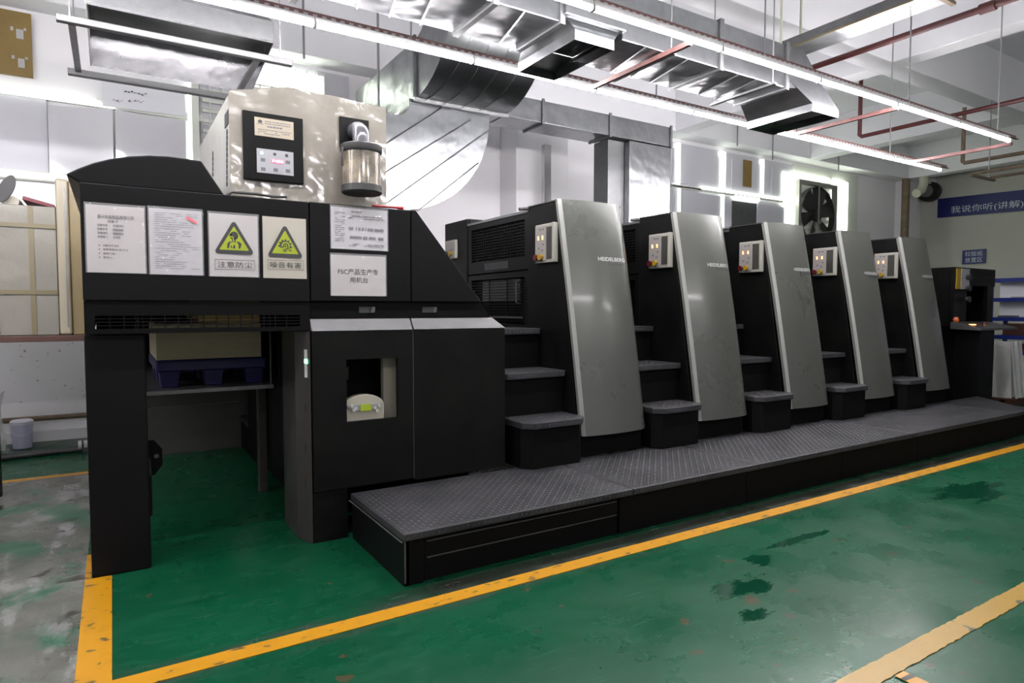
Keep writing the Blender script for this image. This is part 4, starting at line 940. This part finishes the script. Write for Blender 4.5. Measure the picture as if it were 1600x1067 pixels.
# ================================================================ LIGHT ROWS
ZT = 3.40
def fixture(x0, x1, y, label):
    T = thing('tube_light', label, 'light', ((x0+x1)/2, y, ZT-.02), None)
    MB().tube([(x0+.01, y, ZT), (x1-.01, y, ZT)], .0165, 10).build('tube', 'tube_glow', T, smooth=50)
    B(x0, x1, y-.012, y+.012, ZT+.017, ZT+.05).build('housing', 'fixture', T)
    for x in (x0, x1-.01): B(x, x+.01, y-.02, y+.02, ZT-.017, ZT+.017).build('end_cap', 'fixture', T)
    return T
rows = [(4.42, [9.66, 8.45, 7.25]+[6.02-1.205*k for k in range(0, 9)], 'glowing white tube light in the row over the press towers'),
        (3.255, [8.655-1.205*k for k in range(0, 11)], 'glowing white tube light in the row over the aisle edge'),
        (-.7, [8.655-2.41*k for k in range(0, 6)], 'added unseen tube light over the open aisle')]  # last row is added out of view to light the scene
for ri_, (y, ends, lab) in enumerate(rows):
    base = None
    for e in ends:
        if base is None: base = fixture(e-1.2, e, y, lab); base['group'] = ['tube lights in the row over the press towers', 'tube lights in the row over the aisle edge', 'added unseen tube lights over the open aisle', 'tube lights along the opposite wall'][ri_]; e0_ = e
        else: clone(base, (e-e0_, 0, 0))
    if ri_ < 2: base['label'] = ['glowing white tube light ending the press-tower row towards the end wall', 'glowing white tube light ending the aisle-edge row towards the end wall'][ri_]
    RL = thing('slotted_rail', ['red slotted steel rail carrying the tube lights over the press towers', 'red slotted steel rail carrying the tube lights over the aisle edge', 'added unseen red rail over the open aisle', 'red slotted rail along the opposite wall'][ri_], 'rail', (3, y, ZT+.05))
    xe = max(ends)+.25; B(-4.8, xe, y-.004, y+.03, ZT+.051, ZT+.055).build('rail_flange', 'red_rail', RL); rw = B(-4.8, xe, y+.027, y+.031, ZT+.055, ZT+.095).build('rail_web', 'red_rail', RL)
    bs = MB()
    x = -.6
    while x < xe: bs.box(x, x+.03, y+.0255, y+.0268, ZT+.068, ZT+.080); x += .062
    if ri_ < 2: bs.build('slot', 'fixture', rw)['kind'] = 'stuff'
    for x in (-3, -.5, 1.9, 4.35, 6.5, 8.4):
        MB().tube([(x, y+.015, ZT+.055), (x, y+.015, ZC)], .007, 6).build('hanger_rod', 'rod', RL)
for p, l in (((1000, 100), 'red slotted cross rail under the supply duct joining both light rails'), ((1320, 188), 'red slotted cross rail joining both light rails beyond the duct outlet'), ((1510, 236), 'red slotted cross rail joining both light rails near their far end')):
    x = FZ(*p, 3.41).x; tag(B(x, x+.03, 3.295, 4.39, 3.385, 3.42).build('cross_rail', 'red_rail'), l, 'rail')

# ================================================================ PIPES, CABLE TRAY
zp = 4.5
a = FZ(1280, 102, zp); c_ = FZ(1583, 0, zp)
o = pipe('sprinkler_pipe', 'dark red sprinkler main crossing under the ceiling beams', [(a.x, 5.9, zp), (a.x, -4, zp)], .035, 'red_pipe')
MB().tube([(a.x, FZ(1545, 12, zp).y-.07, zp), (a.x, FZ(1545, 12, zp).y+.07, zp)], .052, 10).build('coupling', 'red_pipe', o, smooth=40)
a = FZ(1343, 214, 4.2)
pipe('sprinkler_pipe', 'red sprinkler pipe with a vertical drop beyond the light rows', [(a.x, a.y, 5.55), (a.x, a.y, 4.22), (a.x, a.y-.03, 4.2), (a.x, -1, 4.2)], .03, 'red_pipe')
a = FZ(1504, 255, 3.9)
pipe('sprinkler_pipe', 'thin dark pipe loop hung low near the end wall', [(a.x, a.y, 4.8), (a.x, a.y, 3.92), (a.x, a.y-.02, 3.9), (a.x, -1, 3.9)], .03, 'rust')
a = FZ(1520, 273, 3.62)
T = thing('slotted_rail', 'brown slotted rail pair under the ceiling near the end wall', 'rail', (a.x, 2, 3.6))
for d in (0, .6): B(a.x+d, a.x+d+.04, -2, a.y, 3.62, 3.66).build('rail', 'rust', T); 
B(a.x-.1, a.x+.7, a.y-.04, a.y, 3.585, 3.62).build('end_bar', 'rust', T)
for y in (a.y-.1, 1.0): MB().tube([(a.x+.3, y, 3.6), (a.x+.3, y, ZC)], .008, 6).build('hanger_rod', 'rod', T)
for d in (0,): B(a.x-.1, a.x+.7, .98, 1.02, 3.585, 3.62).build('end_bar', 'rust', T)
zt2 = 4.25
a = FZ(1195, 88, zt2); c_ = FZ(1440, 2, zt2); xt = (a.x+c_.x)/2
T = thing('cable_tray', 'galvanised cable tray crossing above both light rows', 'cable tray', (xt, 2.0, zt2))
B(xt-.02, xt+.28, -3, 5.4, zt2, zt2+.006).build('base', 'galv', T); B(xt-.026, xt-.02, -3, 5.4, zt2, zt2+.10).build('side', 'galv_dull', T); B(xt-.03, xt-.0265, -3, 5.4, zt2-.004, zt2+.012).build('edge_strip', 'post_tan', T); B(xt+.28, xt+.286, -3, 5.4, zt2, zt2+.10).build('side', 'galv', T)
for y in (4.4, 2.9, .5):
    MB().tube([(xt-.04, y, zt2-.005), (xt-.04, y, ZC)], .012, 8).build('hanger_rod', 'pvc_cream', T); MB().tube([(xt+.30, y, zt2-.005), (xt+.30, y, ZC)], .012, 8).build('hanger_rod', 'pvc_cream', T)
    B(xt-.06, xt+.32, y-.02, y+.02, zt2-.03, zt2-.001).build('bracket', 'rust', T)
# threaded rods hanging from the back beams
for (px, py0, py1, y) in ((475, 48, 92, 8.3), (592, 16, 190, 7.4), (1152, 190, 228, 8.5), (1207, 218, 250, 8.5), (1310, 236, 266, 8.5)):
    a, c_ = FY(px, py1, y), FY(px, py0, y)
    tag(MB().tube([(a.x, y, a.z), (a.x, y, ZC)], .014, 6).build('threaded_rod', 'rod'), 'bare steel rod hanging from the ceiling near the back beam', 'rod', 'bare rods hanging near the back beam')

# ================================================================ LEFT: bench with board stacks, bucket, cable on floor
Tb = thing('work_bench', 'bench with red-brown top and dark steel legs behind the delivery post', 'bench', (-.7, 6.9, 0))
B(-2.4, -.14, 6.42, 7.5, 1.235, 1.285).build('top', 'wood_red', Tb, bev=.004)
for x, y in ((-2.35, 6.44), (-2.35, 7.40), (-.865, 6.44), (-1.4, 7.40), (-.22, 7.42)): B(x, x+.075, y, y+.075, 0, 1.235).build('leg', 'charcoal', Tb)
T = thing('board_stack', 'film-wrapped stack of cream board with straps on the bench', 'board stack', (-.9, 6.9, 1.286))
B(-1.9, -.375, 6.52, 7.4, 1.287, 2.34).build('boards', 'board_stack', T, bev=.006)
for x in (-.80, -.56): B(x, x+.035, 6.512, 6.519, 1.29, 2.335).build('strap', 'strap', T)
for z in (1.62, 2.16): B(-1.9, -.376, 6.505, 6.511, z, z+.035).build('strap', 'strap', T)
T = thing('board_bundle', 'tall narrow cream board bundle with tan edge beside the delivery', 'board stack', (-.29, 6.9, 1.286))
B(-.372, -.285, 6.50, 7.35, 1.287, 2.575).build('cream_face', 'post_cream', T, bev=.02, seg=3); B(-.284, -.19, 6.53, 7.35, 1.287, 2.57).build('tan_face', 'post_tan', T, bev=.006)
B(-.318, -.308, 6.495, 6.4995, 1.35, 2.53).build('grey_seam', 'galv_dull', T)
a = FY(5, 318, 6.7); c_ = FY(28, 308, 6.7)
tag(MB().prism([(-.74, 2.342), (-.63, 2.342), (-.62, 2.40), (-.66, 2.425), (-.73, 2.41)], 'y', 6.65, 7.2).build('paper_block', 'cream', bev=.004), 'small crumpled cream paper block on the strapped board stack', 'paper stack')
o = tag(B(-.15, .15, -.2, .2, 0, .03).build('red_book', 'book_red', bev=.004), 'dark red hardcover lying tilted on the board stack', 'book'); o.location = (-.50, 6.85, 2.375); o.rotation_euler = (0, R(15), 0); o.scale = (.72, 1, 1)
T = thing('hand_paddle', 'dark grey rounded paddle leaning above the board stack', 'paddle', (-.72, 6.6, 2.342))
def pad(s, t): 
    a_ = 2*math.pi*s; return (-.70+t*(.05*math.cos(a_)+.04*math.sin(a_)), 6.58, 2.47+t*(.11*math.sin(a_)))
MB().grid(pad, 28, 2, (0, .03, 0)).build('blade', 'rubber', T, smooth=30); MB().tube([(-.775, 6.60, 2.345), (-.745, 6.597, 2.40)], .016, 8).build('handle', 'rubber', T)
Bk = thing('bucket', 'lilac plastic bucket with white lid standing by the wall', 'bucket', (-.86, 8.62, 0))
MB().lathe([(.075, 0), (.085, .005), (.098, .26), (.094, .26)], (-.86, 8.62, .001), 24).build('pail', 'bucket', Bk, smooth=40); MB().lathe([(.104, 0), (.106, .03), (.09, .045), (.02, .046)], (-.86, 8.62, .262), 24).build('lid', 'bucket_lid', Bk, smooth=40)
MB().tube([(-.86+.105*math.cos(R(a_)), 8.62-.108*abs(math.sin(R(a_)))-.004, .25-.10*math.sin(R(a_))) for a_ in range(0, 181, 12)], .004, 6).build('handle', 'bucket_lid', Bk)
tag(MB().grid(lambda s, t: (-1.13+.13*s+.02*math.sin(t*7), 8.5-.05*math.sin(s*6+t*4), .001+.62*t+.02*math.sin(s*8)*t), 8, 12, (0, .05, 0)).build('plastic_film_roll', 'poly', smooth=60), 'upright crumpled clear film beside the bucket', 'film')
tag(MB().tube([(-3, 8.0, .03), (-1.2, 7.98, .03), (-.6, 8.05, .03), (.5, 8.1, .03)], .03, 8).build('floor_hose', 'rubber', smooth=40), 'thick black hose lying on the floor along the back wall', 'hose')
T = thing('pipe_coupler', 'white striped coupler on the black floor hose', 'coupler', (-.22, 8.06, 0))
MB().tube([(-.34, 8.06, .075), (-.12, 8.075, .075)], .045, 12).build('sleeve', 'white_plain', T)
for k in range(3): MB().tube([(-.31+.06*k, 8.062, .075), (-.29+.06*k, 8.063, .075)], .047, 12).build('stripe', 'rubber', T)
B(-.30, -.16, 8.02, 8.10, .0, .04).build('saddle', 'rubber', T)
# scrap of hazard tape near the aisle line
T = thing('hazard_tape', 'torn scrap of yellow and black tape at the aisle line', 'tape', (2.75, 1.27, 0))
p0 = [FZ(*q, .004) for q in ((1398, 1056), (1412, 1049), (1452, 1067), (1436, 1075))]
MB().prism([(p.x, p.y) for p in p0], 'z', .0045, .0062).build('tape', 'line_paint', T)
q0 = [p0[0].lerp(p0[3], .25), p0[1].lerp(p0[2], .25), p0[1].lerp(p0[2], .5), p0[0].lerp(p0[3], .45)]
MB().prism([(p.x, p.y) for p in q0], 'z', .0063, .007).build('black_stripe', 'hazard_black', T)
flush_text()
